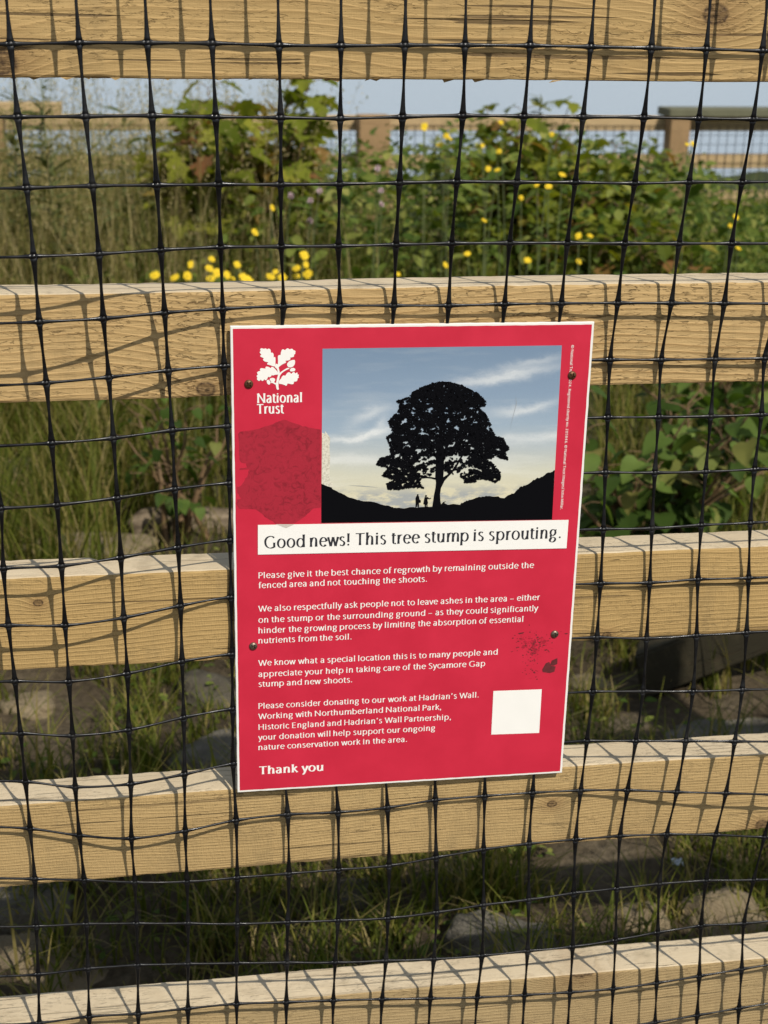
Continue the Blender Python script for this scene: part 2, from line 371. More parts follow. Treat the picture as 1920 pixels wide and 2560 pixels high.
dn = G3[-1]-G3[-2]; dn[:, 1] = 0; dn[:, 0] *= .5; dn[:, 2] = -.047
bot = [G3[-1]+dn*k for k in range(1, 7)]
G3 = np.concatenate([np.array(top), G3, np.array(bot)], 0)
def crom(p0, p1, p2, p3, t):
    return .5*((2*p1)+(-p0+p2)*t+(2*p0-5*p1+4*p2-p3)*t*t+(-p0+3*p1-3*p2+p3)*t**3)
V = []; Fc = []
nr, ncn = G3.shape[:2]
def strand(p0, p1, p2, p3, wn, wm_, fl):
    S = 12; pts = []; rad = []
    L = np.linalg.norm(p2-p1)
    for s in range(S+1):
        t = s/S; pts.append(crom(p0, p1, p2, p3, t)); dd = min(t, 1-t)*L
        rr_ = wm_+(wn-wm_)*(max(0, 1-dd/(L*.5))**1.35) + fl*math.exp(-dd/.0022)
        rad.append((rr_, .0009+.0009*math.exp(-dd/.004)))
    tube(pts, rad, 8, V, Fc)
jit = lambda a: a*(1+random.uniform(-.12, .12))
for i in range(nr):
    for j in range(ncn-1):
        a = G3[i, max(j-1, 0)]; d = G3[i, min(j+2, ncn-1)]
        strand(a, G3[i, j], G3[i, j+1], d, jit(.0016), jit(.00105), .0015)
for j in range(ncn):
    for i in range(nr-1):
        a = G3[max(i-1, 0), j]; d = G3[min(i+2, nr-1), j]
        strand(a, G3[i, j], G3[i+1, j], d, jit(.0023), jit(.00105), .0009)
for i in range(nr):
    for j in range(ncn):
        p = G3[i, j]; b0 = len(V); rg = 5; sg = 10; s1, s2, s3 = jit(.0033), .0020, jit(.0028)
        for a in range(rg+1):
            ph = -math.pi/2+math.pi*a/rg
            for k in range(sg):
                th = 2*math.pi*k/sg
                V.append(Vector((p[0]+math.cos(ph)*math.cos(th)*s1, p[1]+math.sin(ph)*s2, p[2]+math.cos(ph)*math.sin(th)*s3)))
        for a in range(rg):
            for k in range(sg):
                Fc.append((b0+a*sg+k, b0+a*sg+(k+1) % sg, b0+(a+1)*sg+(k+1) % sg, b0+(a+1)*sg+k))
m = N('black_plastic'); m.col((.004, .004, .0045)); dn_ = m.noise(m.obj(), 70, 4, .6)
m.col(m.mix(m.ramp(dn_, [(.52, 0), (.75, .6)]), (.004, .004, .0045), (.014, .013, .011))); m.rough(m.ramp(dn_, [(.35, .24), (.7, .6)]), .35)
m.bump(m.noise(m.obj(), 350, 3), .25, .0004)
net = mesh('netting', V, Fc, m.m, smooth=True)
tag(net, 'black plastic mesh netting stretched across the near timber fence', 'netting')
# ------------------------------------------------------------------ the sign
SX, SZ, SR = .0496, 1.2072, -.0074
sign = empty('information_sign', (SX, -.005, SZ), 'red rectangular information sign with tree photo and white lettering screwed over the netting', 'sign')
sign.rotation_euler = (0, -SR, 0)
SW, SH = .297, .42
def sg(px, py):                              # photo pixel -> sign plane (u right, v up), origin top left corner
    p = at(px, py, -.008); dx, dz = p[0]-SX, p[2]-SZ
    return dx*math.cos(SR)+dz*math.sin(SR), -dx*math.sin(SR)+dz*math.cos(SR)
def zs(l, s, x0, y0): return [sg(x0+a/s, y0+b/s) for a, b in l]
FR = -.003                                   # board front in sign space
def layer(k): return FR-.00012*k
def polys(name, pl, k, mat, parent, step=.000004, thick=False):
    bm = bmesh.new()
    for i, p in enumerate(pl):
        vs = [bm.verts.new((u, layer(k)-step*(i % 20), v)) for u, v in p]
        try: f = bm.faces.new(vs)
        except Exception: continue
        f.normal_update()
        if f.normal.y > 0: f.normal_flip()
    bmesh.ops.triangulate(bm, faces=[f for f in bm.faces if len(f.verts) > 4])
    me = bpy.data.meshes.new(name); bm.to_mesh(me); bm.free(); me.materials.append(mat)
    return link(bpy.data.objects.new(name, me), parent)
white = plain('white_print', (.86, .83, .76), .45, .3, .03, 60)
m = N('red_print'); a = m.noise(m.obj(), 25, 5, .6); b = m.noise(m.obj(), 900, 2)
c = m.mix(m.ramp(a, [(.3, 0), (.7, 1)]), (.52, .0195, .044), (.59, .0225, .052)); c = m.mix(m.ramp(b, [(.62, 0), (.8, .25)]), c, (.45, .02, .04))
m.col(c); m.rough(m.ramp(a, [(.3, .38), (.7, .5)]), .35); m.bump(b, .12, .0002); red = m.m
# board with a slightly chewed white edge
V = []; per = []
def edge_pts(ins, amp, seed, n=60):
    out = []
    cs = [(ins, -ins), (SW-ins, -ins), (SW-ins, -SH+ins), (ins, -SH+ins)]
    for i in range(4):
        (x0, y0), (x1, y1) = cs[i], cs[(i+1) % 4]
        for s in range(n):
            t = s/n; k = amp*mn.noise(Vector((i*7+t*38, seed, 0)))+amp*.6*mn.noise(Vector((i*9+t*120, seed+3, 0)))
            nxv = (0, -1, 0, 1)[i]; nyv = (-1, 0, 1, 0)[i]
            inn = [(0, -1), (-1, 0), (0, 1), (1, 0)][i]
            out.append((x0+(x1-x0)*t+inn[0]*k, y0+(y1-y0)*t+inn[1]*k))
    return out
ep = edge_pts(0.0002, .00035, 2.0); n = len(ep)
V = [(u, 0, v) for u, v in ep]+[(u, FR+.0004, v) for u, v in ep]
ep2 = [(u+(.0004 if u < SW/2 else -.0004), v+(-.0004 if v > -SH/2 else .0004)) for u, v in ep]
V += [(u, FR, v) for u, v in ep2]
Fc = []
for k in range(n):
    j = (k+1) % n
    Fc += [(k, j, n+j, n+k), (n+k, n+j, 2*n+j, 2*n+k)]
Fc += [tuple(range(n))[::-1], tuple(range(2*n, 3*n))]
bd = mesh('board', V, Fc, plain('white_board', (.80, .77, .70), .55, .3, .06, 40), sign)
polys('red_panel', [edge_pts(.0022, .0003, 8.0)], 1, red, sign)
# printed photo of a lone tree
pc = [sg(806.2, 871.6), sg(1404.5, 863.2), sg(1380, 1299), sg(803, 1307.5)]
u0 = (pc[0][0]+pc[3][0])/2; u1 = (pc[1][0]+pc[2][0])/2; v1 = (pc[0][1]+pc[1][1])/2; v0 = (pc[2][1]+pc[3][1])/2
m = N('photo_sky'); o = m.obj(); s = m.n('ShaderNodeSeparateXYZ'); m.t.links.new(o, s.inputs[0])
uu = m.ma('DIVIDE', m.ma('SUBTRACT', s.outputs[0], u0), u1-u0); vv = m.ma('DIVIDE', m.ma('SUBTRACT', v1, s.outputs[2]), v1-v0)
wv = m.ma('ADD', vv, m.ma('MULTIPLY', m.ma('SUBTRACT', m.noise(m.mapv(o, (9, 1, 40)), 1.0, 3), .5), .10))
c = m.ramp(wv, [(0, (.18, .26, .36)), (.25, (.24, .325, .425)), (.45, (.33, .415, .49)), (.58, (.47, .51, .50)), (.72, (.63, .61, .47)), (.84, (.68, .62, .42))])
st = m.ramp(m.noise(m.mapv(o, (11, 1, 75), (0, 0, 0), (0, .12, 0)), 1.0, 5, .6), [(.5, 0), (.72, 1)])
c = m.mix(m.ma('MULTIPLY', st, m.ramp(vv, [(.3, .12), (.6, .42)])), c, (.80, .79, .72))
def streak(cu, cv, ang, lu, lv, amt, curve=0):
    global c
    du = m.ma('SUBTRACT', uu, cu); dv = m.ma('SUBTRACT', vv, cv); ca, sa = math.cos(ang), math.sin(ang)
    x_ = m.ma('ADD', m.ma('MULTIPLY', du, ca), m.ma('MULTIPLY', dv, sa)); y_ = m.ma('SUBTRACT', m.ma('MULTIPLY', dv, ca), m.ma('MULTIPLY', du, sa))
    y_ = m.ma('ADD', y_, m.ma('MULTIPLY', m.ma('MULTIPLY', x_, x_), curve))
    y_ = m.ma('ADD', y_, m.ma('MULTIPLY', m.ma('SUBTRACT', m.noise(m.mapv(o, (38, 1, 75)), 1.0, 6, .68), .5), .11))
    e = m.ma('ADD', m.ma('POWER', m.ma('ABSOLUTE', m.ma('DIVIDE', x_, lu)), 2.0), m.ma('POWER', m.ma('ABSOLUTE', m.ma('DIVIDE', y_, lv)), 2.0))
    c = m.mix(m.ma('MULTIPLY', m.ma('EXPONENT', m.ma('MULTIPLY', e, -1.0)), amt), c, (.80, .80, .76))
streak(.74, .17, -.22, .24, .030, .62); streak(.88, .09, -.25, .13, .02, .35); streak(.86, .36, -.20, .13, .026, .55, 1); streak(.17, .50, -.25, .16, .020, .75, 1.6)
streak(.20, .36, -.45, .09, .03, .45, -2); streak(.245, .43, -1.1, .05, .02, .4); streak(.90, .53, -.05, .25, .03, .45); streak(.12, .62, .02, .3, .03, .4)
lowc = m.noise(m.mapv(o, (45, 1, 130)), 1.0, 4, .6)
c = m.mix(m.ma('MULTIPLY', m.ramp(vv, [(.77, 0), (.84, 1)]), m.ramp(lowc, [(.42, 0), (.56, .9)])), c, (.34, .36, .36))
gr = m.noise(o, 1500, 2); c = m.mix(m.ramp(gr, [(.35, .1), (.65, 0)]), c, (.1, .13, .17))
m.col(c); m.rough(.42, .35)
pic = polys('tree_photo', [pc], 2, m.m, sign)
ink = plain('black_print', (.003, .003, .004), .55, .06)
hill = zs([(55,875),(90,880),(110,893),(130,910),(165,928),(200,945),(245,962),(290,975),(350,980),(420,1000),(470,1012),(500,1018),(560,1018),(640,1013),(720,1010),(800,1006),(870,1000),(900,982),(930,970),(970,958),(1010,950),(1050,947),(1090,950),(1140,960),(1170,940),(1195,932),(1212,915),(1230,895),(1262,885),(1290,870),(1330,842),(1352,838),(1370,828),(1400,808),(1420,806),(1438,795),(1422,1087),(55,1107)], 2.37, 780, 840)
hp = []
for i in range(len(hill)):
    a, b = hill[i], hill[(i+1) % len(hill)]; hp.append(a)
    if i < 35:
        for t in (.25, .5, .75):
            hp.append((a[0]*(1-t)+b[0]*t, a[1]*(1-t)+b[1]*t+random.uniform(-.0005, .0006)))
hl = polys('hill_silhouette', [hp], 3, ink, pic)
tl = [zs(l, 4.366, 920, 920) for l in (
 [(700,1515),(712,1440),(720,1380),(735,1310),(742,1250),(733,1190),(740,1000),(745,900),(765,760),(780,640),(800,640),(815,760),(830,900),(828,1080),(822,1180),(830,1240),(795,1310),(786,1380),(790,1450),(802,1515)],
 [(735,1218),(690,1205),(640,1200),(580,1206),(500,1225),(500,1216),(580,1195),(560,1170),(590,1165),(625,1185),(690,1188),(735,1196)],
 [(820,1190),(860,1165),(910,1120),(960,1050),(1000,980),(1060,900),(1070,905),(1015,990),(975,1065),(925,1135),(870,1190),(830,1235)],
 [(745,1000),(700,900),(640,800),(560,720),(565,715),(650,785),(715,880),(750,960)], [(820,900),(880,800),(960,700),(968,704),(900,810),(828,940)],
 [(790,700),(740,560),(680,460),(686,456),(752,548),(800,690)], [(795,690),(850,560),(930,450),(936,455),(862,570),(806,700)])]
tr = polys('tree_trunk_silhouette', tl, 4, ink, pic)
crown = [(700,165),(780,150),(880,150),(1020,185),(1190,270),(1290,370),(1280,410),(1200,430),(1270,480),(1345,620),(1330,640),(1390,740),(1470,760),(1540,880),(1500,920),(1530,1000),(1490,990),(1380,960),(1330,1010),(1440,1130),(1445,1210),(1390,1250),(1340,1225),(1200,1210),(1170,1245),(1050,1250),(1010,1180),(980,1140),(900,1160),(850,1120),(720,1120),(680,1170),(600,1190),(560,1240),(610,1310),(480,1300),(330,1325),(215,1320),(205,1260),(280,1220),(200,1190),(135,1165),(230,1100),(90,1050),(130,980),(240,950),(240,850),(200,750),(270,700),(220,580),(330,470),(350,390),(300,360),(460,310),(470,270),(560,220)]
def inside(x, y, P):
    c_ = False; j = len(P)-1
    for i in range(len(P)):
        if (P[i][1] > y) != (P[j][1] > y) and x < (P[j][0]-P[i][0])*(y-P[i][1])/(P[j][1]-P[i][1])+P[i][0]: c_ = not c_
        j = i
    return c_
rl = random.Random(3); lv = []
while len(lv) < 19000:
    x, y = rl.uniform(80, 1550), rl.uniform(145, 1330)
    if not inside(x, y, crown): continue
    top_ = 1 if y < 340 or (y < 420 and x > 800) else 0
    nz = mn.noise(Vector((x*.011, y*.016, 0)))+.7*mn.noise(Vector((x*.028, y*.04, 4)))
    lowd = .40 if 960 < y < 1240 and 500 < x < 1100 else 0
    if not top_ and nz < -.36+lowd-(.15 if x < 350 or x > 1200 else 0) and rl.random() < .97: continue
    r = rl.uniform(8, 17); a0 = rl.uniform(0, 6.28); ec = rl.uniform(.45, .8)
    p = []
    for k in range(6):
        th = 2*math.pi*k/6; rr_ = r*rl.uniform(.7, 1.25); xx, yy = rr_*math.cos(th), rr_*ec*math.sin(th)
        p.append((x+xx*math.cos(a0)-yy*math.sin(a0), y+xx*math.sin(a0)*.8+yy*math.cos(a0)))
    lv.append(zs(p, 4.366, 920, 920))
polys('tree_crown_silhouette', lv, 5, ink, pic)
def ngon(x, y, r, n=10): return [(x+r*math.cos(6.2832*k/n), y+r*1.15*math.sin(6.2832*k/n)) for k in range(n)]
for pls in ([ngon(542, 1385, 10), [(527,1394),(518,1420),(520,1480),(517,1516),(533,1516),(538,1475),(542,1516),(556,1516),(555,1470),(574,1466),(577,1445),(560,1430),(556,1396)]],
            [ngon(632, 1394, 10), [(617,1408),(608,1450),(604,1482),(617,1486),(620,1517),(631,1517),(633,1490),(638,1490),(639,1517),(649,1517),(649,1482),(655,1470),(648,1440),(650,1423),(670,1430),(690,1420),(688,1414),(668,1419),(650,1406)]]):
    polys('figure_silhouette', [zs(l, 4.366, 920, 920) for l in pls], 5, ink, pic)
polys('branch_silhouette', [zs(l, 4.366, 920, 920) for l in ([(790,1490),(820,1460),(850,1450),(830,1470),(870,1490),(930,1480),(1000,1490),(960,1500),(900,1512),(790,1515)],)], 6, ink, pic)
# white banner, blank white square, emblem
bn = polys('headline_banner', [[sg(644.6, 1311.6), sg(1421, 1298.9), sg(1415.7, 1370), sg(644.6, 1385.8)]], 6, white, sign)
polys('white_square', [[sg(1233.4, 1727), sg(1354.2, 1722.7), sg(1347.7, 1831.8), sg(1227.9, 1836)]], 3, white, sign)
LG = [[(770,690),(735,745),(690,728),(620,705),(560,690),(570,660),(600,640),(500,620),(455,575),(490,545),(400,500),(390,485),(425,450),(380,405),(385,385),(410,360),(390,335),(410,295),(450,300),(490,312),(525,295),(563,325),(600,302),(640,320),(652,360),(655,412),(690,400),(720,430),(725,480),(718,522),(755,505),(768,540),(768,600),(765,660)],
 [(825,690),(830,600),(825,520),(830,480),(860,457),(890,470),(900,390),(920,340),(950,315),(1000,347),(1030,310),(1070,295),(1110,325),(1160,305),(1195,322),(1202,345),(1240,350),(1260,380),(1245,408),(1255,430),(1213,457),(1225,490),(1195,513),(1120,525),(1140,560),(1090,595),(1000,600),(1035,635),(1010,655),(930,692),(880,730),(840,765)],
 [(828,885),(760,800),(705,752),(660,750),(662,785),(600,752),(545,740),(520,760),(527,797),(440,780),(395,790),(385,825),(402,850),(345,860),(315,890),(322,910),(340,937),(305,970),(315,1000),(332,1017),(310,1050),(340,1085),(380,1095),(410,1058),(435,1095),(470,1090),(490,1048),(520,1080),(555,1065),(590,988),(630,1005),(660,980),(680,942),(700,965),(760,942),(830,942)],
 [(850,1092),(900,1040),(930,980),(970,955),(1005,972),(1050,900),(1090,880),(1130,892),(1150,927),(1190,882),(1225,875),(1248,912),(1295,885),(1308,905),(1300,937),(1345,940),(1322,980),(1345,1010),(1300,1037),(1305,1070),(1280,1105),(1208,1112),(1220,1150),(1180,1180),(1060,1152),(1050,1190),(1030,1215),(980,1190),(920,1170),(850,1165)],
 [(1245,580),(1242,680),(1200,740),(1150,765),(1090,762),(1050,720),(1050,670),(1100,610),(1180,582)],
 [(1130,800),(1160,778),(1210,772),(1250,800),(1250,835),(1220,860),(1140,865),(1115,840)],
 [(550,1090),(570,1065),(605,1068),(635,1100),(645,1140),(630,1180),(600,1185),(560,1150)],
 [(622,1060),(640,1028),(700,1015),(760,1040),(757,1090),(730,1122),(690,1130),(655,1105)],
 [(735,745),(790,665),(835,700),(850,790),(875,890),(870,940),(868,1010),(838,1140),(840,1240),(855,1300),(820,1310),(795,1300),(772,1180),(785,1120),(808,1020),(833,940),(822,870),(805,800)],
 [(868,895),(960,830),(1060,770),(1125,787),(1000,845),(930,895),(890,945),(868,985)], [(785,1150),(720,1115),(650,1118),(648,1140),(700,1145),(775,1190)]]
def cc(p):                                   # Chaikin corner cutting, keeps the lobes round
    o_ = []
    for i in range(len(p)):
        a, b = p[i], p[(i+1) % len(p)]
        o_ += [(a[0]*.8+b[0]*.2, a[1]*.8+b[1]*.2), (a[0]*.2+b[0]*.8, a[1]*.2+b[1]*.8)]
    return o_
polys('oak_leaf_emblem', [zs(cc(p), 9.76, 610, 840) for p in LG], 3, white, sign)
# lettering
def EL_(cx, cy, rx, ry, a0=90, a1=450, n=28):
    return ('s', [(cx+rx*math.cos(R_(a0+(a1-a0)*k/n)), cy+ry*math.sin(R_(a0+(a1-a0)*k/n))) for k in range(n+1)])
def S_(*p): return ('c', p)
def L_(*p): return ('l', p)
def D_ot(x, y, r): return ('d', (x, y, r))
ARCH = S_((.45, 2.7), (.75, 3.9), (1.4, 4.75), (2.25, 4.9), (2.95, 4.45), (3.2, 3.4), (3.2, 2), (3.2, 0))
GL = {
 'a': (3.5, [S_((.55, 4.25), (1.2, 4.85), (2.0, 4.9), (2.7, 4.5), (2.9, 3.6), (2.9, 2), (2.9, 0)), S_((2.9, 3.0), (1.7, 2.75), (.7, 2.25), (.4, 1.2), (.85, .25), (1.7, .12), (2.4, .6), (2.9, 1.5))]),
 'b': (4.3, [L_((.45, 7.5), (.45, 0)), EL_(2.15, 2.45, 1.75, 2.35)]), 'c': (3.6, [EL_(2.15, 2.5, 1.75, 2.4, 48, 312)]),
 'd': (4.3, [L_((3.8, 7.5), (3.8, 0)), EL_(2.1, 2.45, 1.72, 2.35)]),
 'e': (3.9, [L_((.5, 2.75), (3.65, 2.75)), EL_(2.1, 2.5, 1.7, 2.4, 6, 318)]),
 'f': (2.5, [S_((2.75, 7.2), (2.1, 7.4), (1.45, 7.1), (1.15, 6.2), (1.1, 4), (1.1, 0)), L_((.1, 4.75), (2.35, 4.75))]),
 'g': (3.9, [EL_(1.9, 3.3, 1.4, 1.6), S_((1.1, 2.0), (.75, 1.4), (1.1, .85), (2.3, .6), (3.2, .1), (3.35, -1.0), (2.6, -2.0), (1.5, -2.2), (.6, -1.7), (.5, -.7), (1.2, .5)), L_((2.8, 4.55), (3.85, 4.75))]),
 'h': (3.8, [L_((.45, 7.5), (.45, 0)), ARCH]), 'i': (1.1, [L_((.45, 4.95), (.45, 0)), D_ot(.45, 6.6, .56)]),
 'k': (3.5, [L_((.45, 7.5), (.45, 0)), L_((3.0, 4.95), (.5, 2.4)), L_((1.2, 3.0), (3.4, 0))]), 'l': (1.1, [L_((.45, 7.5), (.45, 0))]),
 'm': (6.0, [L_((.45, 4.95), (.45, 0)), ARCH, ('c', [(x+2.75, y) for x, y in ARCH[1]])]), 'n': (3.8, [L_((.45, 4.95), (.45, 0)), ARCH]),
 'o': (4.3, [EL_(2.15, 2.5, 1.8, 2.4)]), 'p': (4.3, [L_((.45, 4.95), (.45, -2.3)), EL_(2.15, 2.5, 1.75, 2.35)]),
 'r': (2.5, [L_((.45, 4.95), (.45, 0)), S_((.45, 2.7), (.8, 4.0), (1.5, 4.75), (2.4, 4.8))]),
 's': (3.1, [S_((2.6, 4.45), (1.9, 4.9), (1.1, 4.8), (.6, 4.2), (.75, 3.4), (1.6, 2.75), (2.45, 2.1), (2.7, 1.3), (2.3, .4), (1.4, .08), (.35, .6))]),
 't': (2.6, [S_((1.05, 6.3), (1.05, 4), (1.05, 1.6), (1.25, .5), (1.9, .1), (2.5, .3)), L_((.1, 4.75), (2.4, 4.75))]),
 'u': (3.8, [S_((.45, 4.95), (.45, 2.4), (.55, 1.2), (1.05, .3), (1.8, .12), (2.6, .5), (3.2, 1.6)), L_((3.25, 4.95), (3.25, 0))]),
 'v': (3.6, [L_((.15, 4.95), (1.8, 0)), L_((3.5, 4.95), (1.8, 0))]), 'w': (5.6, [L_((.15, 4.95), (1.55, 0)), L_((2.85, 4.9), (1.55, 0)), L_((2.85, 4.9), (4.15, 0)), L_((5.5, 4.95), (4.15, 0))]),
 'y': (3.6, [L_((.15, 4.95), (1.8, .2)), S_((3.5, 4.95), (2.2, 1.2), (1.4, -1.2), (.8, -2.1), (.2, -2.3))]),
 'G': (6.0, [S_((5.2, 6.1), (4.2, 6.95), (2.9, 7.05), (1.5, 6.4), (.65, 5), (.5, 3.4), (.95, 1.6), (2.1, .4), (3.5, .1), (5.2, .7)), L_((5.2, 3.3), (5.2, .5))]),
 'T': (5.0, [L_((2.45, 7.1), (2.45, 0)), L_((.05, 6.95), (4.9, 6.95))]), 'P': (4.1, [L_((.5, 7.2), (.5, 0)), S_((.5, 6.95), (1.9, 6.95), (3.1, 6.5), (3.6, 5.2), (3.1, 4.0), (1.9, 3.4), (.6, 3.4))]),
 'W': (7.8, [L_((.15, 7.2), (2.1, 0)), L_((3.9, 6.9), (2.1, 0)), L_((3.9, 6.9), (5.7, 0)), L_((7.6, 7.2), (5.7, 0))]),
 'S': (4.0, [S_((3.4, 6.4), (2.5, 7.0), (1.4, 6.9), (.7, 6.0), (.8, 5.0), (1.8, 4.0), (3.0, 3.0), (3.5, 1.9), (3.0, .6), (1.8, .1), (.4, .7))]),
 'H': (5.3, [L_((.5, 7.2), (.5, 0)), L_((4.8, 7.2), (4.8, 0)), L_((.5, 3.75), (4.8, 3.75))]), 'N': (5.7, [L_((.5, 7.1), (.5, 0)), L_((5.1, 7.2), (5.1, .1)), L_((.45, 7.1), (5.1, .2))]),
 'E': (3.9, [L_((.5, 7.2), (.5, 0)), L_((.5, 6.95), (3.6, 6.95)), L_((.5, 3.75), (3.3, 3.75)), L_((.5, .25), (3.7, .25))]),
 'R': (4.3, [L_((.5, 7.2), (.5, 0)), S_((.5, 6.95), (1.9, 6.95), (3.1, 6.5), (3.5, 5.3), (3.0, 4.1), (1.9, 3.6), (.6, 3.6)), L_((1.9, 3.6), (4.2, 0))]),
 'I': (1.2, [L_((.5, 7.2), (.5, 0))]), 'J': (2.4, [S_((1.7, 7.2), (1.7, 3), (1.6, 1), (1.0, .1), (.1, .1))]),
 'M': (6.6, [L_((.7, 7.1), (.4, 0)), L_((.7, 7.0), (3.25, .6)), L_((5.9, 7.0), (3.25, .6)), L_((5.9, 7.1), (6.2, 0))]),
 '0': (4.3, [EL_(2.1, 3.5, 1.7, 3.4)]), '2': (3.8, [S_((.5, 5.9), (1.3, 6.8), (2.4, 6.8), (3.1, 5.8), (2.7, 4.4), (1.5, 2.3), (.5, .3)), L_((.5, .3), (3.5, .3))]),
 '4': (4.2, [L_((2.9, 7), (2.9, 0)), L_((2.9, 7), (.4, 2.2)), L_((.4, 2.2), (3.9, 2.2))]), '5': (3.8, [L_((1, 6.8), (3.2, 6.8)), L_((1, 6.8), (.8, 3.9)), S_((.8, 3.9), (1.9, 4.3), (3.0, 3.7), (3.3, 2.2), (2.6, .7), (1.5, .1), (.4, .4))]),
 '6': (4.0, [EL_(2.1, 2.2, 1.6, 2.1), S_((.5, 2.3), (1.0, 4.4), (2.0, 6.2), (3.0, 7.0))]), '8': (4.0, [EL_(2.0, 5.2, 1.35, 1.6), EL_(2.0, 1.9, 1.6, 1.8)]),
 '©': (7.0, [EL_(3.4, 3.5, 3.1, 3.4), EL_(3.4, 3.5, 1.5, 1.7, 50, 310)]),
 '.': (1.2, [D_ot(.5, .5, .55)]), ',': (1.2, [D_ot(.5, .5, .5), L_((.7, .5), (.3, -1.1))]), '!': (1.5, [L_((.6, 7.3), (.6, 2.1)), D_ot(.6, .5, .55)]),
 '–': (4.2, [L_((.3, 2.6), (3.9, 2.6))]), '’': (1.3, [L_((.75, 7.4), (.35, 5.5))]), '/': (2.8, [L_((2.6, 7.5), (.2, -.8))])}
def text_mesh(name, lines, mat, k, parent, thick=.85, thin=.5, gap=1.15):
    """lines: (text, (u, v) of the baseline start, width, cap height); every letter drawn as flared strokes of a broad nib"""
    V = []; Fc = []
    for (s_, p, wd, cap) in lines:
        st = []; x = 0; prev = None
        for ch in s_:
            if ch == ' ': x += 1.7+gap*1.1; prev = None; continue
            adv, g_ = GL[ch]
            if prev is not None:                  # optical spacing: straight sides far apart, round sides close
                a_ = 2 if prev in 'rtfvwykTWPLc' else (1 if prev in 'oebpsdGS'.replace('d', '') else 0)
                b_ = 2 if ch in 'tfvwyTW' else (1 if ch in 'oceadgsGS' else 0)
                x += {0: 1.3, 1: 1.0, 2: .72, 3: .5, 4: .3}[a_+b_]*gap
            for si, (ty, pts) in enumerate(g_): st.append((ty, pts, x, si, ch.islower()))
            x += adv; prev = ch
        tot = x; fx = wd/tot; fz = cap/7.2
        for ty, pts, x0, si, lo_ in st:
            y_ = layer(k)-.000004*si
            if ty == 'd':
                b0 = len(V); V += [(p[0]+(x0+pts[0]+pts[2]*math.cos(t*.5236))*fx, y_, p[1]+(pts[1]+pts[2]*math.sin(t*.5236))*fz) for t in range(12)]
                Fc.append(tuple(range(b0, b0+12))); continue
            pt = [np.array(q_, float) for q_ in pts]
            if lo_: pt = [np.array((a[0], a[1]*1.09 if 0 < a[1] <= 5 else (5.45+(a[1]-5)*.82 if a[1] > 5 else a[1]))) for a in pt]
            if ty == 'c':
                o_ = []
                for i in range(len(pt)-1):
                    for t in np.linspace(0, 1, 5)[:-1]: o_.append(crom(pt[max(i-1, 0)], pt[i], pt[i+1], pt[min(i+2, len(pt)-1)], t))
                pt = o_+[pt[-1]]
            elif ty == 'l': pt = [pt[0]*(1-t)+pt[1]*t for t in np.linspace(0, 1, 7)]
            closed = np.linalg.norm(pt[0]-pt[-1]) < .01; n_ = len(pt); b0 = len(V)
            for i in range(n_):
                a = pt[i-1] if i else (pt[-2] if closed else pt[0]); b = pt[i+1] if i < n_-1 else (pt[1] if closed else pt[-1])
                d = (b-a)/max(1e-6, np.linalg.norm(b-a)); nn = np.array([-d[1], d[0]])
                h = (thin+(thick-thin)*abs(math.sin(math.atan2(d[1], d[0])+R_(12)))**1.3)/2
                if not closed:
                    e_ = min(i, n_-1-i)/(n_-1); h *= 1+.28*max(0, 1-e_*3.2)**1.5
                for sg_ in (1, -1): V.append((p[0]+(x0+pt[i][0]+nn[0]*h*sg_)*fx, y_, p[1]+(pt[i][1]+nn[1]*h*sg_)*fz))
            for i in range(n_-1): Fc.append((b0+2*i, b0+2*i+1, b0+2*i+3, b0+2*i+2))
    return mesh(name, V, Fc, mat, parent)
def ln(t, l, r, cap, s=3.072, lo=(560, 1280), ro=(1000, 1280)):
    a = sg(lo[0]+l[0]/s, lo[1]+l[1]/s); b = sg(ro[0]+r[0]/s, ro[1]+r[1]/s)
    return (t, (a[0], (a[1]+b[1])/2), b[0]-a[0], cap)
dark_ink = plain('charcoal_print', (.028, .028, .034), .45, .3)
text_mesh('headline_lettering', [ln('Good news! This tree stump is sprouting.', (310, 258), (1233, 216), .0108)], dark_ink, 7, bn, 1.12, .36, 1.15)
B = .0053
text_mesh('body_lettering', [ln('Please give it the best chance of regrowth by remaining outside the', (265, 495), (1024, 440), B),
 ln('fenced area and not touching the shoots.', (265, 580), (207, 538), B)], white, 3, sign, .92, .5)
text_mesh('body_lettering', [ln('We also respectfully ask people not to leave ashes in the area – either', (265, 752), (1072, 685), B),
 ln('on the stump or the surrounding ground – as they could significantly', (265, 837), (1056, 770), B),
 ln('hinder the growing process by limiting the absorption of essential', (265, 920), (945, 852), B),
 ln('nutrients from the soil.', (265, 1005), (980, 980), B, ro=(560, 1280))], white, 3, sign, .92, .5)
text_mesh('body_lettering', [ln('We know what a special location this is to many people and', (265, 1173), (748, 1100), B),
 ln('appreciate your help in taking care of the Sycamore Gap', (265, 1257), (652, 1190), B),
 ln('stump and new shoots.', (265, 1340), (985, 1308), B, ro=(560, 1280))], white, 3, sign, .92, .5)
text_mesh('body_lettering', [ln('Please consider donating to our work at Hadrian’s Wall.', (265, 1502), (604, 1430), B),
 ln('Working with Northumberland National Park,', (265, 1583), (315, 1522), B),
 ln('Historic England and Hadrian’s Wall Partnership,', (265, 1663), (390, 1600), B),
 ln('your donation will help support our ongoing', (265, 1743), (267, 1684), B),
 ln('nature conservation work in the area.', (265, 1822), (1406, 1768), B, ro=(560, 1280))], white, 3, sign, .92, .5)
text_mesh('thank_you_lettering', [ln('Thank you', (270, 2012), (760, 1986), .0077, ro=(560, 1280))], white, 3, sign, 1.25, .58)
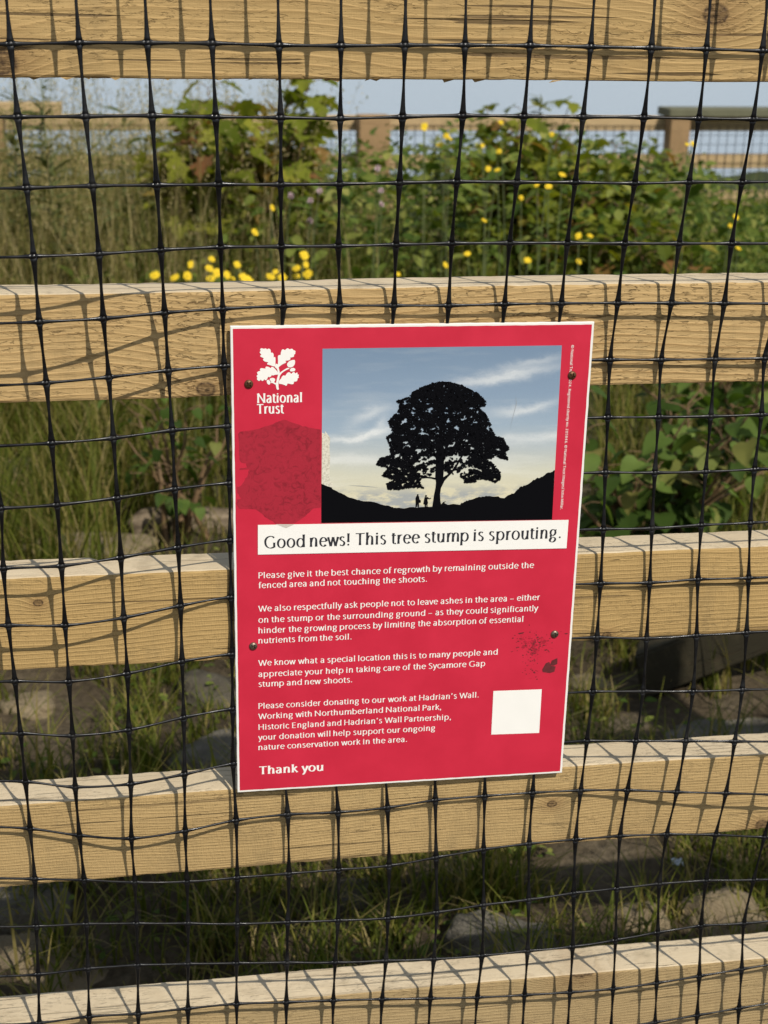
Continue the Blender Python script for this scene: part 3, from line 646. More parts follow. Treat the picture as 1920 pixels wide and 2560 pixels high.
text_mesh('emblem_lettering', [ln('National', (330, 1625), (1410, 1617), .0079, 9.76, (610, 840), (610, 840)),
 ln('Trust', (315, 1890), (972, 1884), .0079, 9.76, (610, 840), (610, 840))], white, 3, sign, 1.3, .6)
a = sg(1360+352/4.808, 840+108/4.808); b = sg(1360+205/4.808, 840+2085/4.808)
cr = text_mesh('credit_lettering', [('© National Trust 2024. Registered charity no. 205846. © National Trust Images/John Millar.', (0, 0), abs(a[1]-b[1]), .0022)], white, 3, sign, .95, .7)
cr.data.transform(Matrix.Translation(((a[0]+b[0])/2-.0012, 0, a[1])) @ Matrix.Rotation(math.pi/2, 4, 'Y'))
# remains of a removed sticker, scuffs
m = N('sticker_residue'); o = m.obj(); v1n = m.noise(o, 160, 6, .7, 1.2); v2 = m.noise(o, 45, 5, .6)
c = m.mix(m.ramp(v1n, [(.38, .8), (.50, 0)]), (.36, .018, .034), (.21, .011, .02)); c = m.mix(m.ramp(v2, [(.4, 0), (.7, .55)]), c, (.41, .02, .039))
m.col(c); m.rough(.6, .25); m.bump(v1n, .5, .0003)
res = [(493,890),(560,915),(650,945),(730,962),(805,972),(805,1617),(745,1625),(690,1675),(640,1720),(580,1755),(430,1755),(340,1695),(265,1635),(180,1632),(120,1630),(105,1600),(110,1555),(140,1545),(110,1500),(105,1450),(140,1440),(170,1395),(195,1350),(208,1305),(130,1310),(130,1296),(190,1290),(180,1255),(135,1240),(125,1180),(120,1010),(135,995),(200,985),(300,965),(400,930)]
rp_ = []
for i in range(len(res)):
    a, b = res[i], res[(i+1) % len(res)]
    for t in (0, .33, .66): rp_.append((a[0]*(1-t)+b[0]*t+random.uniform(-4, 4), a[1]*(1-t)+b[1]*t+random.uniform(-4, 4)))
polys('sticker_residue', [zs(rp_, 3.318, 560, 780)], 2, m.m, sign)
polys('sticker_residue', [zs([(430,1757),(585,1757),(515,1790)], 3.318, 560, 780)], 7, plain('pale_residue', (.55, .50, .43), .6, .2, .12, 500), sign)
m = N('torn_paper'); o = m.obj(); v1n = m.noise(o, 700, 4, .7)
m.col(m.mix(m.ramp(v1n, [(.45, 0), (.65, 1)]), (.70, .66, .53), (.46, .42, .32))); m.rough(.7, .2); m.bump(v1n, .6, .0003)
tp = [(812,1000),(840,1010),(835,985),(858,1010),(880,1045),(875,1130),(880,1200),(876,1300),(880,1400),(905,1420),(900,1455),(860,1445),(812,1425)]
polys('torn_paper', [zs(tp, 3.318, 560, 780)], 3.5, m.m, sign)
sc_ = []
for k in range(170):
    x, y = random.gauss(1030, 80), random.gauss(1010, 48)
    if random.random() < .25: x, y = random.uniform(940, 1060), random.uniform(1080, 1290)
    r = random.uniform(2, 9); sc_.append([(x+r*random.uniform(.3, 1.3)*math.cos(t), y+r*.6*random.uniform(.3, 1.3)*math.sin(t)) for t in (0, 1, 2, 3.1, 4.2, 5.2)])
sc_ += [[(1165,1140),(1208,1120),(1208,1165),(1180,1180),(1150,1175)], [(1120,1160),(1145,1150),(1160,1180),(1195,1185),(1185,1225),(1150,1236),(1095,1228),(1092,1208)], [(905,930),(955,920),(945,932),(915,938)], [(1262,932),(1285,928),(1288,936),(1270,938)]]
sm_ = []
for k in range(16):
    x, y = random.gauss(1030, 62), random.gauss(1012, 36); r = random.uniform(12, 34); o3 = random.random()*9
    sm_.append([(x+r*(.75+.6*mn.noise(Vector((math.cos(t)*1.4+o3, math.sin(t)*1.4, k))))*math.cos(t), y+r*.6*(.75+.6*mn.noise(Vector((math.cos(t)*1.4+o3, math.sin(t)*1.4, k))))*math.sin(t)) for t in [i*.2618 for i in range(24)]])
m = N('smudge'); v1n = m.noise(m.obj(), 420, 5, .7); m.col(m.mix(m.ramp(v1n, [(.42, 0), (.58, 1)]), (.53, .020, .045), (.30, .017, .03))); m.rough(.6, .2)
polys('smudge_mark', [zs(p, 3.072, 1000, 1280) for p in sm_], 1.5, m.m, sign)
polys('scuff_mark', [zs(p, 3.072, 1000, 1280) for p in sc_], 2, plain('scuff', (.12, .022, .024), .7, .2, .4, 400), sign)
scr = plain('scratch', (.30, .32, .33), .6)
for p in ([(210,884),(300,890),(400,897),(300,886)], [(1205,350),(1212,400),(1190,480),(1170,560),(1188,480),(1209,400)]):
    polys('scratch_mark', [zs(p, 2.37, 780, 840)], 3.6, scr, sign)
# screws
def screw(px, py, nm, mat):
    u, v = sg(px, py); V = []; Fc = []; R = .0036; nr_, ns_ = 12, 32; a0 = random.uniform(0, 1.5)
    for i in range(nr_+1):
        r = R*i/nr_
        for k in range(ns_):
            th = 2*math.pi*k/ns_; x, z = r*math.cos(th), r*math.sin(th)
            h = .0024*math.sqrt(max(0, 1-(r/R)**2*.97))*.9
            xa, za = x*math.cos(a0)-z*math.sin(a0), x*math.sin(a0)+z*math.cos(a0)
            if min(abs(xa), abs(za)) < .00058 and max(abs(xa), abs(za)) < .0021: h -= .0015
            V.append((u+x, layer(2)-h, v+z))
    for i in range(nr_):
        for k in range(ns_): Fc.append((i*ns_+k, i*ns_+(k+1) % ns_, (i+1)*ns_+(k+1) % ns_, (i+1)*ns_+k))
    b0 = len(V); V += [(u+R*math.cos(2*math.pi*k/ns_), layer(2)+.001, v+R*math.sin(2*math.pi*k/ns_)) for k in range(ns_)]
    for k in range(ns_): Fc.append((nr_*ns_+k, nr_*ns_+(k+1) % ns_, b0+(k+1) % ns_, b0+k))
    ob = mesh('screw', V, Fc, mat, sign); ob['label'] = nm
rust = plain('rusty_screw', (.13, .062, .028), .5, .5, .5, 900, .6); dull = plain('dull_screw', (.20, .15, .11), .4, .5, .4, 900, .8)
screw(621.8, 960, 'rusty brown screw beside the oak leaf emblem', rust); screw(1429.8, 938, 'rusty brown screw over the credit line', rust)
screw(633, 1615, 'dull bronze screw at the left edge', dull); screw(1386.4, 1585, 'dull bronze screw above the scuffs', dull)

# ------------------------------------------------------------------ plants
def leafmat(name, stops, trans=.35, rough=.6, spec=.12, bumpy=0):
    m = N(name); ge = m.n('ShaderNodeNewGeometry')
    c = m.ramp(ge.outputs['Random Per Island'], stops)
    f = m.noise(m.obj(), 30, 3); c = m.mix(m.ramp(f, [(.3, .25), (.7, 0)]), c, (.02, .028, .008), 'MIX')
    m.col(c); m.rough(rough, spec)
    tr = m.n('ShaderNodeBsdfTranslucent'); m.t.links.new(m.mix(1.0, c, (1.15, 1.2, .45), 'MULTIPLY'), tr.inputs[0])
    mx = m.n('ShaderNodeMixShader'); mx.inputs[0].default_value = trans
    m.t.links.new(m.b.outputs[0], mx.inputs[1]); m.t.links.new(tr.outputs[0], mx.inputs[2]); m.t.links.new(mx.outputs[0], m.out.inputs[0])
    return m.m
def rots(yaw, pitch, roll):
    cy, sy, cp, sp, cr, sr = np.cos(yaw), np.sin(yaw), np.cos(pitch), np.sin(pitch), np.cos(roll), np.sin(roll)
    Rz = np.zeros((len(yaw), 3, 3)); Rz[:, 0, 0] = cy; Rz[:, 0, 1] = -sy; Rz[:, 1, 0] = sy; Rz[:, 1, 1] = cy; Rz[:, 2, 2] = 1
    Rx = np.zeros_like(Rz); Rx[:, 0, 0] = 1; Rx[:, 1, 1] = cp; Rx[:, 1, 2] = -sp; Rx[:, 2, 1] = sp; Rx[:, 2, 2] = cp
    Ry = np.zeros_like(Rz); Ry[:, 1, 1] = 1; Ry[:, 0, 0] = cr; Ry[:, 0, 2] = sr; Ry[:, 2, 0] = -sr; Ry[:, 2, 2] = cr
    return Rz @ Rx @ Ry
def inst(tv, tq, pos, rot, sc_):
    tv = np.array(tv, float); tq = np.array(tq); n = len(pos)
    V = np.einsum('nij,kj->nki', rot, tv)*np.asarray(sc_)[:, None, None]+np.asarray(pos)[:, None, :]
    Q = tq[None]+(np.arange(n)*len(tv))[:, None, None]
    return V.reshape(-1, 3), Q.reshape(-1, tq.shape[1])
def fan(half, mid=.35, fold=.18, droop=.25):
    pts = half+[(-x, y) for x, y in half[::-1][1:-1]] if half[0][0] == 0 and half[-1][0] == 0 else half
    V = [(0, mid, 0)]+[(x, y, fold*abs(x)-droop*y*y) for x, y in pts]
    n = len(pts); return V, [(0, 1+i, 1+(i+1) % n) for i in range(n)]
SYC = fan([(0, 0), (.2, -.1), (.36, .0), (.6, .03), (.5, .14), (.42, .26), (.56, .34), (.74, .5), (.72, .62), (.52, .6), (.36, .54), (.34, .66), (.38, .8), (.24, .86), (.12, .98), (0, 1.15)], .22, .22, .22)
OVA = fan([(0, 0), (.16, .08), (.27, .3), (.26, .52), (.15, .8), (0, 1.0)], .42, .3, .22)
HEA = fan([(0, 0), (.22, -.06), (.42, .08), (.46, .3), (.40, .5), (.27, .72), (.12, .9), (0, 1.0)], .35, .25, .3)
LAN = fan([(0, 0), (.07, .2), (.10, .45), (.06, .75), (0, 1.0)], .4, .3, .35)
def blades(base, h, az, lean, wd, curl=1.0, seg=5, twist=None):
    n = len(h); t = np.linspace(0, 1, seg+1)[None]
    az = az[:, None]; out = lean[:, None]*h[:, None]*(t**(1.6*curl+.2)); z = h[:, None]*(t-.32*lean[:, None]*t**2.2)
    cx = base[:, 0:1]+np.cos(az)*out; cy = base[:, 1:2]+np.sin(az)*out; cz = base[:, 2:3]+z
    wv = wd[:, None]*(1-t**1.5)*.5+.0003
    fa = (az+np.pi/2) if twist is None else twist[:, None]
    L = np.stack([cx-np.cos(fa)*wv, cy-np.sin(fa)*wv, cz], -1); Rr = np.stack([cx+np.cos(fa)*wv, cy+np.sin(fa)*wv, cz], -1)
    V = np.stack([L, Rr], 2).reshape(n, -1, 3); k = 2*(seg+1)
    q_ = np.array([(2*i, 2*i+1, 2*i+3, 2*i+2) for i in range(seg)])
    return V.reshape(-1, 3), (q_[None]+(np.arange(n)*k)[:, None, None]).reshape(-1, 4), np.stack([cx, cy, cz], -1)
U = lambda a, b, n: rng.uniform(a, b, n)
def gnd(x, y): return np.stack([x, y, gz(x, y)-.005], -1)
def xw(Y, f):                                 # world x at depth Y for a fraction f of the photo's width
    D = Y-CP[1]; return .1575*D+(np.asarray(f)-.5)*.585*D
GRS = leafmat('grass_blade', [(0, (.055, .07, .010)), (.35, (.12, .142, .017)), (.62, (.19, .19, .032)), (.82, (.28, .22, .065)), (1, (.40, .31, .14))], .4)
DRY = leafmat('dry_grass', [(0, (.12, .13, .025)), (.3, (.22, .20, .055)), (.6, (.36, .28, .11)), (1, (.55, .44, .22))], .3)
GRN = leafmat('weed_leaf', [(0, (.05, .085, .012)), (.4, (.105, .155, .025)), (.75, (.20, .24, .045)), (1, (.33, .32, .08))], .35)
SYL = leafmat('sycamore_leaf', [(0, (.10, .13, .012)), (.45, (.20, .225, .022)), (.85, (.32, .31, .04)), (.95, (.30, .18, .05)), (1, (.28, .12, .05))], .42)
DKL = leafmat('thistle_leaf', [(0, (.055, .075, .02)), (.6, (.13, .15, .05)), (1, (.25, .24, .10))], .3)
BRL = leafmat('broad_leaf', [(0, (.035, .065, .010)), (.5, (.075, .125, .020)), (.9, (.17, .24, .05)), (1, (.30, .24, .07))], .4)
STM = plain('green_stem', (.11, .13, .045), .6, .3, .3, 40)
BST = plain('brown_stem', (.16, .10, .05), .7, .2, .3, 40)

# short grass and low weeds on the soil just behind the fence
n = 13000; Y_ = .25+3.2*rng.random(n)**1.35; f = U(-.25, 1.25, n); X_ = xw(Y_, f)
den = np.array([mn.noise(Vector((x*2.3, y*2.3, 3)))+.5*mn.noise(Vector((x*7, y*7, 9))) for x, y in zip(X_, Y_)])
k = den > -.12+.25*(Y_ < 1.7)*(Y_ > .95); X_, Y_, den = X_[k], Y_[k], den[k]; n = len(X_)
V1, Q1, _ = blades(gnd(X_, Y_), U(.03, .13, n)*(1+.6*np.clip(den, 0, 1)), U(0, 6.28, n), U(.2, 1.1, n), U(.0022, .0045, n))
n = 250; Yt = U(.3, 2.1, n); Xt = xw(Yt, U(-.2, 1.2, n)); m_ = 34          # tufts
Yb = np.repeat(Yt, m_)+rng.normal(0, .022, n*m_); Xb = np.repeat(Xt, m_)+rng.normal(0, .022, n*m_)
hh = np.repeat(U(.06, .22, n), m_)*U(.4, 1.1, n*m_)
V2, Q2, _ = blades(gnd(Xb, Yb), hh, U(0, 6.28, n*m_), U(.15, .9, n*m_), U(.0022, .005, n*m_))
tag(npmesh('short_grass', np.concatenate([V1, V2]), np.concatenate([Q1, Q2+len(V1)]), GRS), 'short patchy grass growing on the bare soil behind the fence', 'grass', kind='stuff')
n = 2600; Y_ = U(.3, 2.2, n); X_ = xw(Y_, U(-.2, 1.2, n))
den = np.array([mn.noise(Vector((x*3.1, y*3.1, 13))) for x, y in zip(X_, Y_)]); k = den > .08; X_, Y_ = X_[k], Y_[k]; n = len(X_)
P = gnd(X_, Y_); P[:, 2] += U(.004, .05, n)
V1, Q1 = inst(*OVA, P, rots(U(0, 6.28, n), U(-.3, .6, n), U(-.5, .5, n)), U(.010, .026, n))
tag(npmesh('low_weeds', V1, Q1, GRN), 'tiny green weed leaves creeping over the soil', 'weeds', kind='stuff')

# long tussocky grass, left middle and behind
la, lb = gp(330, 1350), gp(640, 1335)             # kept open in front of the branch and the boulder beside it
def open_(x, y): return ((x > la[0]-.03) & (x < lb[0]+.1) & (y < la[1]+.03)) | (np.hypot(x-gp(210, 1385)[0], y-gp(210, 1385)[1]+.1) < .13)
n = 15000; Y_ = U(1.65, 4.4, n); f = U(-.3, .62, n); X_ = xw(Y_, f)
k = rng.random(n) < np.clip(1.25-.9*np.clip(f-.25, 0, 9), .15, 1); X_, Y_, f = X_[k], Y_[k], f[k]; n = len(X_)
cl_ = np.array([mn.noise(Vector((x*3.5, y*3.5, 21))) for x, y in zip(X_, Y_)])
k = (cl_+.4*rng.random(n) > -.02) & ~open_(X_, Y_); X_, Y_, f, cl_ = X_[k], Y_[k], f[k], cl_[k]; n = len(X_)
V1, Q1, _ = blades(gnd(X_, Y_), U(.16, .42, n)*(1+.7*cl_)*(1+.25*(Y_-2)), U(0, 6.28, n), U(.1, .8, n), U(.003, .006, n), seg=6)
n2 = 2600; Y2 = U(1.9, 3.4, n2); f2 = U(.78, 1.25, n2); X2 = xw(Y2, f2)
V2, Q2, _ = blades(gnd(X2, Y2), U(.10, .30, n2), U(0, 6.28, n2), U(.1, .9, n2), U(.003, .006, n2), seg=6)
n3 = 220; Y3 = np.repeat(1.62+rng.normal(0, .03, 1), n3)+rng.normal(0, .035, n3); X3 = gp(1880, 1290)[0]+rng.normal(0, .05, n3)
V3, Q3, _ = blades(gnd(X3, Y3), U(.08, .2, n3), U(2.4, 4.2, n3), U(.4, 1.1, n3), U(.003, .005, n3), seg=6)
tag(npmesh('tussock_grass', np.concatenate([V1, V2, V3]), np.concatenate([Q1, Q2+len(V1), Q3+len(V1)+len(V2)]), GRS), 'long green tussock grass standing behind the second and third rails', 'grass', kind='stuff')

# tall dry grass, upper left
n = 9000; Y_ = U(3.3, 5.6, n); f = rng.beta(1.1, 2.0, n)*.75-.22; X_ = xw(Y_, f)
hgt = U(.5, .92, n)*(1-.25*np.clip(f-.1, 0, 1)); az = U(0, 6.28, n)
V1, Q1, C_ = blades(gnd(X_, Y_), hgt, az, U(.1, .6, n), U(.003, .0055, n), seg=6)
n = 620; Y_ = U(3.3, 5.2, n); f = rng.beta(1.3, 1.6, n)*.58-.14; X_ = xw(Y_, f); az = U(0, 6.28, n); hg = U(.75, 1.22, n)
V2, Q2, C2 = blades(gnd(X_, Y_), hg, az, U(.05, .35, n), np.full(n, .0032), seg=8)
VV, QQ, off_ = [V1, V2], [Q1, Q2+len(V1)], len(V1)+len(V2)
ps = []; 
for i in range(n):                                                # airy seed heads
    tip, pv = C2[i, -1], C2[i, -3]
    for s in range(34):
        t = random.random(); sp = .004+.028*(1-t)
        ps.append(pv+(tip-pv)*t*1.0+np.array([random.gauss(0, sp), random.gauss(0, sp), random.gauss(0, sp*.6)]))
ps = np.array(ps); n_ = len(ps); tv = np.array([(-.3, 0, 0), (0, -.5, .0), (.3, 0, 0), (0, .9, .2)])
Vs, Qs = inst(tv, [(0, 1, 2, 3)], ps, rots(U(0, 6.28, n_), U(-1.5, 1.5, n_), U(-1, 1, n_)), U(.005, .010, n_))
VV.append(Vs); QQ.append(Qs+off_)
tag(npmesh('tall_grass', np.concatenate(VV), np.concatenate(QQ), DRY), 'tall dry seeding grass at the upper left behind the netting', 'grass', kind='stuff')

# leafy undergrowth across the middle
n = 17000; Y_ = U(3.4, 6.4, n); f = U(-.05, 1.12, n); X_ = xw(Y_, f)
top_ = .62+.16*np.exp(-((f-.62)/.3)**2)-.20*sm(.82, 1.0, f)-.24*(1-sm(.2, .42, f))
top_ = top_+.22*np.array([mn.noise(Vector((x*3.2, y*3.2, 31))) for x, y in zip(X_, Y_)])
Zr = rng.random(n)**.6; P = np.stack([X_, Y_, gz(X_, Y_)+.04+Zr*top_*(1-.05*(Y_-3.4))], -1)
V1, Q1 = inst(*OVA, P, rots(U(0, 6.28, n), U(-.6, .9, n), U(-.8, .8, n)), .018+.06*rng.random(n)**1.8)
tag(npmesh('undergrowth', V1, Q1, GRN), 'dense small leaved green undergrowth behind the second rail', 'undergrowth', kind='stuff')
n = 7000; Y_ = U(3.8, 6.3, n); f = U(-.12, .36, n); X_ = xw(Y_, f)
P = np.stack([X_, Y_, gz(X_, Y_)+.1+rng.random(n)**.7*(.56+.36*np.array([mn.noise(Vector((x*2.6, y*2.6, 77))) for x, y in zip(X_, Y_)]))], -1)
V1, Q1 = inst(*LAN, P, rots(U(0, 6.28, n), U(-.3, 1.1, n), U(-.7, .7, n)), U(.04, .10, n))
tag(npmesh('feathery_weeds', V1, Q1, DKL), 'feathery grey green weeds mixed into the tall grass at upper left', 'weeds', kind='stuff')
n = 2600; Y_ = U(3.4, 6.2, n); X_ = xw(Y_, U(.2, 1.1, n))
V1, Q1, _ = blades(gnd(X_, Y_), U(.35, .75, n), U(0, 6.28, n), U(.05, .4, n), U(.004, .006, n), seg=5)
tag(npmesh('weed_stems', V1, Q1, GRN), 'thin green weed stalks rising through the undergrowth', 'weeds', kind='stuff')

def sapling(px, py, Yd, base_w, height, stems, seed, label, leaf=(.075, .125), mat=SYL, tmpl=SYC, name='sycamore_sapling', lo=.25, spread=.55, pairs=.065, group=None):
    rs = np.random.default_rng(seed); c = at(px, py, Yd); b = np.array([c[0], Yd, float(gz(c[0], Yd))])
    root = empty(name, tuple(b), label, 'shrub', group)
    SV, SF = [], []; P, YW, PI_, SC = [], [], [], []
    for s in range(stems):
        az = rs.uniform(0, 6.28); H = height*rs.uniform(.6, 1.0); sp = spread*rs.uniform(.2, 1)*base_w
        b0 = np.array([rs.normal(0, .03), rs.normal(0, .03), 0]); pts = []
        for t in np.linspace(0, 1, 9):
            pts.append(b0+np.array([math.cos(az)*sp*t**1.3, math.sin(az)*sp*t**1.3*.8, H*t])+rs.normal(0, .008, 3)*t)
        tube(pts, [.007*(1-t)+.0018 for t in np.linspace(0, 1, 9)], 5, SV, SF)
        nl = int(H*(1-lo)/pairs)
        for i in range(nl+1):
            t = lo+(1-lo)*i/max(1, nl); q_ = t*8; j = min(int(q_), 7); p = pts[j]*(1-(q_-j))+pts[j+1]*(q_-j)
            for sd in (0, 1):
                ya = rs.uniform(0, 6.28) if t > .93 else i*1.57+sd*3.14+rs.normal(0, .4)
                ln_ = rs.uniform(.03, .11)*(1.15-t*.6); d = np.array([-math.sin(ya), math.cos(ya), .35])
                q2 = p+d*ln_; tube([p, (p+q2)/2+np.array([0, 0, .006]), q2], .0013, 4, SV, SF)
                P.append(q2); YW.append(ya); PI_.append(rs.normal(-.35, .35)); SC.append(rs.uniform(*leaf)*(1.1-.35*t))
    V, Q = inst(*tmpl, np.array(P), rots(np.array(YW), np.array(PI_), rs.normal(0, .3, len(P))), np.array(SC))
    npmesh('foliage', V, Q, mat, root)
    mesh('stems', SV, SF, BST, root)
    return root
sapling(560, 400, 4.0, .60, 1.0, 36, 5, 'yellow green sycamore shoots left of the rear fence post', (.07, .115), lo=.35, pairs=.06, group='sycamore shoots')
sapling(735, 400, 4.2, .26, .84, 12, 8, 'small pale sycamore shoot just left of the rear fence post', (.07, .11), group='sycamore shoots')
sapling(1260, 400, 4.3, .5, .98, 26, 11, 'bushy sycamore shoots right of the rear fence post', (.06, .10), group='sycamore shoots')
sapling(1450, 420, 4.1, .7, .88, 30, 13, 'reddish sycamore shoots nearest the capped rear corner post', (.065, .105), group='sycamore shoots')
sapling(1690, 560, 3.8, .5, .56, 18, 17, 'low sycamore shoots under the capped rear corner post', (.06, .10), group='sycamore shoots')
sapling(1620, 1200, 1.95, .6, .50, 22, 21, 'broad leaved shrub in the dark gap right of the sign', (.05, .09), BRL, HEA, 'broadleaf_shrub', .15, .75, .06)
sapling(1850, 1100, 2.5, .6, .52, 16, 23, 'broad leaved shrub further back at the right edge', (.045, .08), BRL, HEA, 'broadleaf_shrub', .15, .8, .06)
sapling(460, 1130, 2.3, .35, .42, 9, 29, 'small leafy shrub in the grass left of the sign', (.03, .055), BRL, HEA, 'broadleaf_shrub', .3, .6, .07)
def tall_weed(px, py, Yd, label, seed, h=None):
    rs = np.random.default_rng(seed); c = at(px, py, Yd); g0 = float(gz(c[0], Yd)); H = c[2]-g0
    root = empty('tall_weed', (c[0], Yd, g0), label, 'plant', 'tall feathery weeds'); pts = [np.array([.02*math.sin(t*4+seed), .01*t, H*t]) for t in np.linspace(0, 1, 8)]
    SV, SF = tube(pts, [.006*(1-t)+.0015 for t in np.linspace(0, 1, 8)], 6); P, YW, PT, SC = [], [], [], []
    for i in range(150):
        t = rs.uniform(.25, 1); ya = rs.uniform(0, 6.28); P.append((.02*math.sin(t*4+seed), .01*t, H*t)); YW.append(ya); PT.append(rs.uniform(.1, 1.0)); SC.append(rs.uniform(.05, .12)*(1.25-t*.75))
    V, Q = inst(*LAN, np.array(P), rots(np.array(YW), np.array(PT), rs.normal(0, .4, len(P))), np.array(SC)*1.25)
    npmesh('foliage', V, Q, DKL, root); mesh('stem', SV, SF, STM, root)
tall_weed(118, 195, 3.7, 'tallest dark feathery weed at the upper left', 1); tall_weed(40, 235, 3.9, 'dark feathery weed against the left edge of the picture', 2)
tall_weed(1345, 250, 4.3, 'dark feathery weed tip rising above the right hand shoots', 3); tall_weed(700, 250, 4.1, 'dark feathery weed standing left of the rear fence post', 4)
tall_weed(1095, 350, 4.0, 'short feathery weed among yellow flowers right of the rear post', 6)

# flowers
def bloom_mesh(npet, R, cup, seed):
    rs = random.Random(seed); V = []; Fc = []
    for ring, (k, rr, cz) in enumerate(((npet, R, cup*.5), (npet-4, R*.72, cup), (npet-7, R*.42, cup*1.3))):
        for i in range(k):
            a = 6.2832*i/k+rs.uniform(-.15, .15)+ring*.3; w_ = rr*.17; l = rr*rs.uniform(.85, 1.05); b0 = len(V)
            d = Vector((math.cos(a), math.sin(a), 0)); s = Vector((-d.y, d.x, 0)); z = Vector((0, 0, 1))
            V += [d*.001+z*.002*ring, d*l*.5-s*w_+z*(l*cz*.4+.0015*ring), d*l*.5+s*w_+z*(l*cz*.4+.0015*ring), d*l-s*w_*.7+z*l*cz*.6, d*l+s*w_*.7+z*l*cz*.6]
            Fc += [(b0, b0+1, b0+2), (b0+1, b0+3, b0+4, b0+2)]
    return V, Fc
YEL = plain('yellow_petal', (.72, .50, .025), .65, .12, .3, 300)
def mk(name, V, Fc, mat):
    me = bpy.data.meshes.new(name); me.from_pydata([tuple(v) for v in V], [], Fc); me.update(); me.materials.append(mat); return me
bl_me = [mk('bloom', *bloom_mesh(17, .0155, .35, s), YEL) for s in (1, 2, 3)]
def flower(px, py, Yd, label, group, bm_=None, name='yellow_wildflower', scale=1.0):
    c = at(px, py, Yd); g0 = float(gz(c[0], Yd)); H = c[2]-g0; dx, dy = random.uniform(-.05, .05), random.uniform(-.05, .05)
    root = empty(name, (c[0]-dx, Yd-dy, g0), label, 'flower', group)
    pts = [(dx*t*t, dy*t*t, H*t) for t in (0, .25, .5, .75, 1)]
    V, Fc = tube(pts, .0014, 5); mesh('stem', V, Fc, STM, root)
    b = link(bpy.data.objects.new('bloom', bm_ or random.choice(bl_me)), root); b.location = (dx, dy, H)
    b.rotation_euler = (random.uniform(.5, 1.2), random.uniform(-.4, .4), random.uniform(-.6, .6)); b.scale = [scale*random.uniform(.45, .85), scale*random.uniform(.45, .85), scale*.8]
PATCH = [(335,595),(378,600),(412,572),(457,560),(452,580),(468,590),(490,594),(500,604),(525,599),(512,572),(585,598),(595,588),(641,580),(657,552),(660,572),(640,597),(455,602),(550,502),(610,600),(535,606),(405,596),(665,592)]
for (x, y) in PATCH: flower(x/D_, y/D_, random.uniform(2.75, 3.0), 'yellow wildflower in the dense patch left of the sign top', 'yellow flowers in the dense patch', scale=1.25)
r2l = lambda x, y: (960+x/1.728, y/1.728)
for (x, y) in [(172,560),(175,545),(240,628),(270,588),(280,596),(425,630),(497,655),(725,580),(505,530)]: flower(*r2l(x, y), random.uniform(3.3, 3.5), 'yellow wildflower standing in front of the rear fence', 'yellow flowers against the rear fence')
for (x, y) in [(593,855),(433,953),(360,1097),(265,1145),(60,1185),(620,1125),(840,1130),(890,1020),(840,1020),(490,735),(450,730),(770,755),(710,805),(660,800)]: flower(*r2l(x, y), random.uniform(2.8, 3.2), 'yellow wildflower scattered among the green weeds right of centre', 'yellow flowers among the green weeds')
for (x, y) in [(1520,938),(1495,975),(1530,1073),(1310,625),(1335,622)]: flower(*r2l(x, y), random.uniform(2.9, 3.3), 'yellow wildflower near the right edge of the garden', 'yellow flowers at the right edge')
flower(588/D_, 449/D_, 3.0, 'lone yellow wildflower below the pale pink clovers', 'lone yellow flowers')
rs = random.Random(4); V = []; Fc = []
for i in range(90):
    th = rs.uniform(0, 6.28); ph = math.asin(rs.uniform(-.5, 1)); d = Vector((math.cos(th)*math.cos(ph), math.sin(th)*math.cos(ph), math.sin(ph)+.15)); s = d.orthogonal().normalized()*.0022; b0 = len(V)
    V += [d*.003-s, d*.003+s, d*.0145+s*.5, d*.0145-s*.5]; Fc.append((b0, b0+1, b0+2, b0+3))
PNK = mk('bloom', V, Fc, plain('pale_pink_petal', (.72, .55, .56), .7, .2, .15, 400))
for (x, y) in [(1257,847),(1380,825),(1340,955),(1340,868),(1645,825),(1648,885),(1630,730)]: flower(x/1.728, y/1.728, random.uniform(3.1, 3.3), 'pale pink clover flower in the green weeds above the sign', 'pale pink clover flowers', PNK, 'clover_flower', 1.05)

# ------------------------------------------------------------------ stones, log, dark timber, paper scrap
def stone_mat(name, c):
    m = N(name); o = m.obj(); a = m.noise(o, 14, 6, .65); b = m.noise(o, 90, 4, .6)
    k = m.mix(m.ramp(a, [(.3, 0), (.7, 1)]), tuple(x*.65 for x in c), tuple(x*1.2 for x in c)); k = m.mix(m.ramp(b, [(.55, 0), (.7, .5)]), k, (.13, .13, .07))
    m.col(k); m.rough(.9, .2); m.bump(m.ma('ADD', b, m.ma('MULTIPLY', m.noise(o, 260, 3, .6), .5)), .9, .009); return m.m
SM = [stone_mat('grey_stone', (.16, .14, .105)), stone_mat('tan_stone', (.24, .185, .11)), stone_mat('dark_stone', (.10, .085, .06))]
def stone(px, py, sx, sy, sz, mt, label, seed, rz=0):
    p = gp(px, py); rs_ = random.Random(seed); bm = bmesh.new(); bmesh.ops.create_icosphere(bm, subdivisions=4, radius=1)
    for v in bm.verts:
        c = v.co.copy(); q_ = c*1.1+Vector((seed*3.1, seed, 0))
        k = 1+.34*mn.noise(q_)+.16*(.5-abs(mn.noise(q_*2.3)))+.09*mn.noise(q_*5)+.05*mn.noise(q_*12)
        for ax in range(3): c[ax] = math.copysign(abs(c[ax])**.75, c[ax])
        v.co = Vector((c.x*sx*k, c.y*sy*k, c.z*sz*k))
    me = bpy.data.meshes.new('stone'); bm.to_mesh(me); bm.free(); me.materials.append(SM[mt]); me.polygons.foreach_set('use_smooth', [True]*len(me.polygons))
    o = link(bpy.data.objects.new('stone', me)); o.location = (p[0], p[1], float(gz(p[0], p[1]))-sz*.3); o.rotation_euler = (rs_.uniform(-.25, .25), rs_.uniform(-.25, .25), rz+rs_.uniform(-.4, .4)); tag(o, label, 'stone', 'stones lying on the soil')
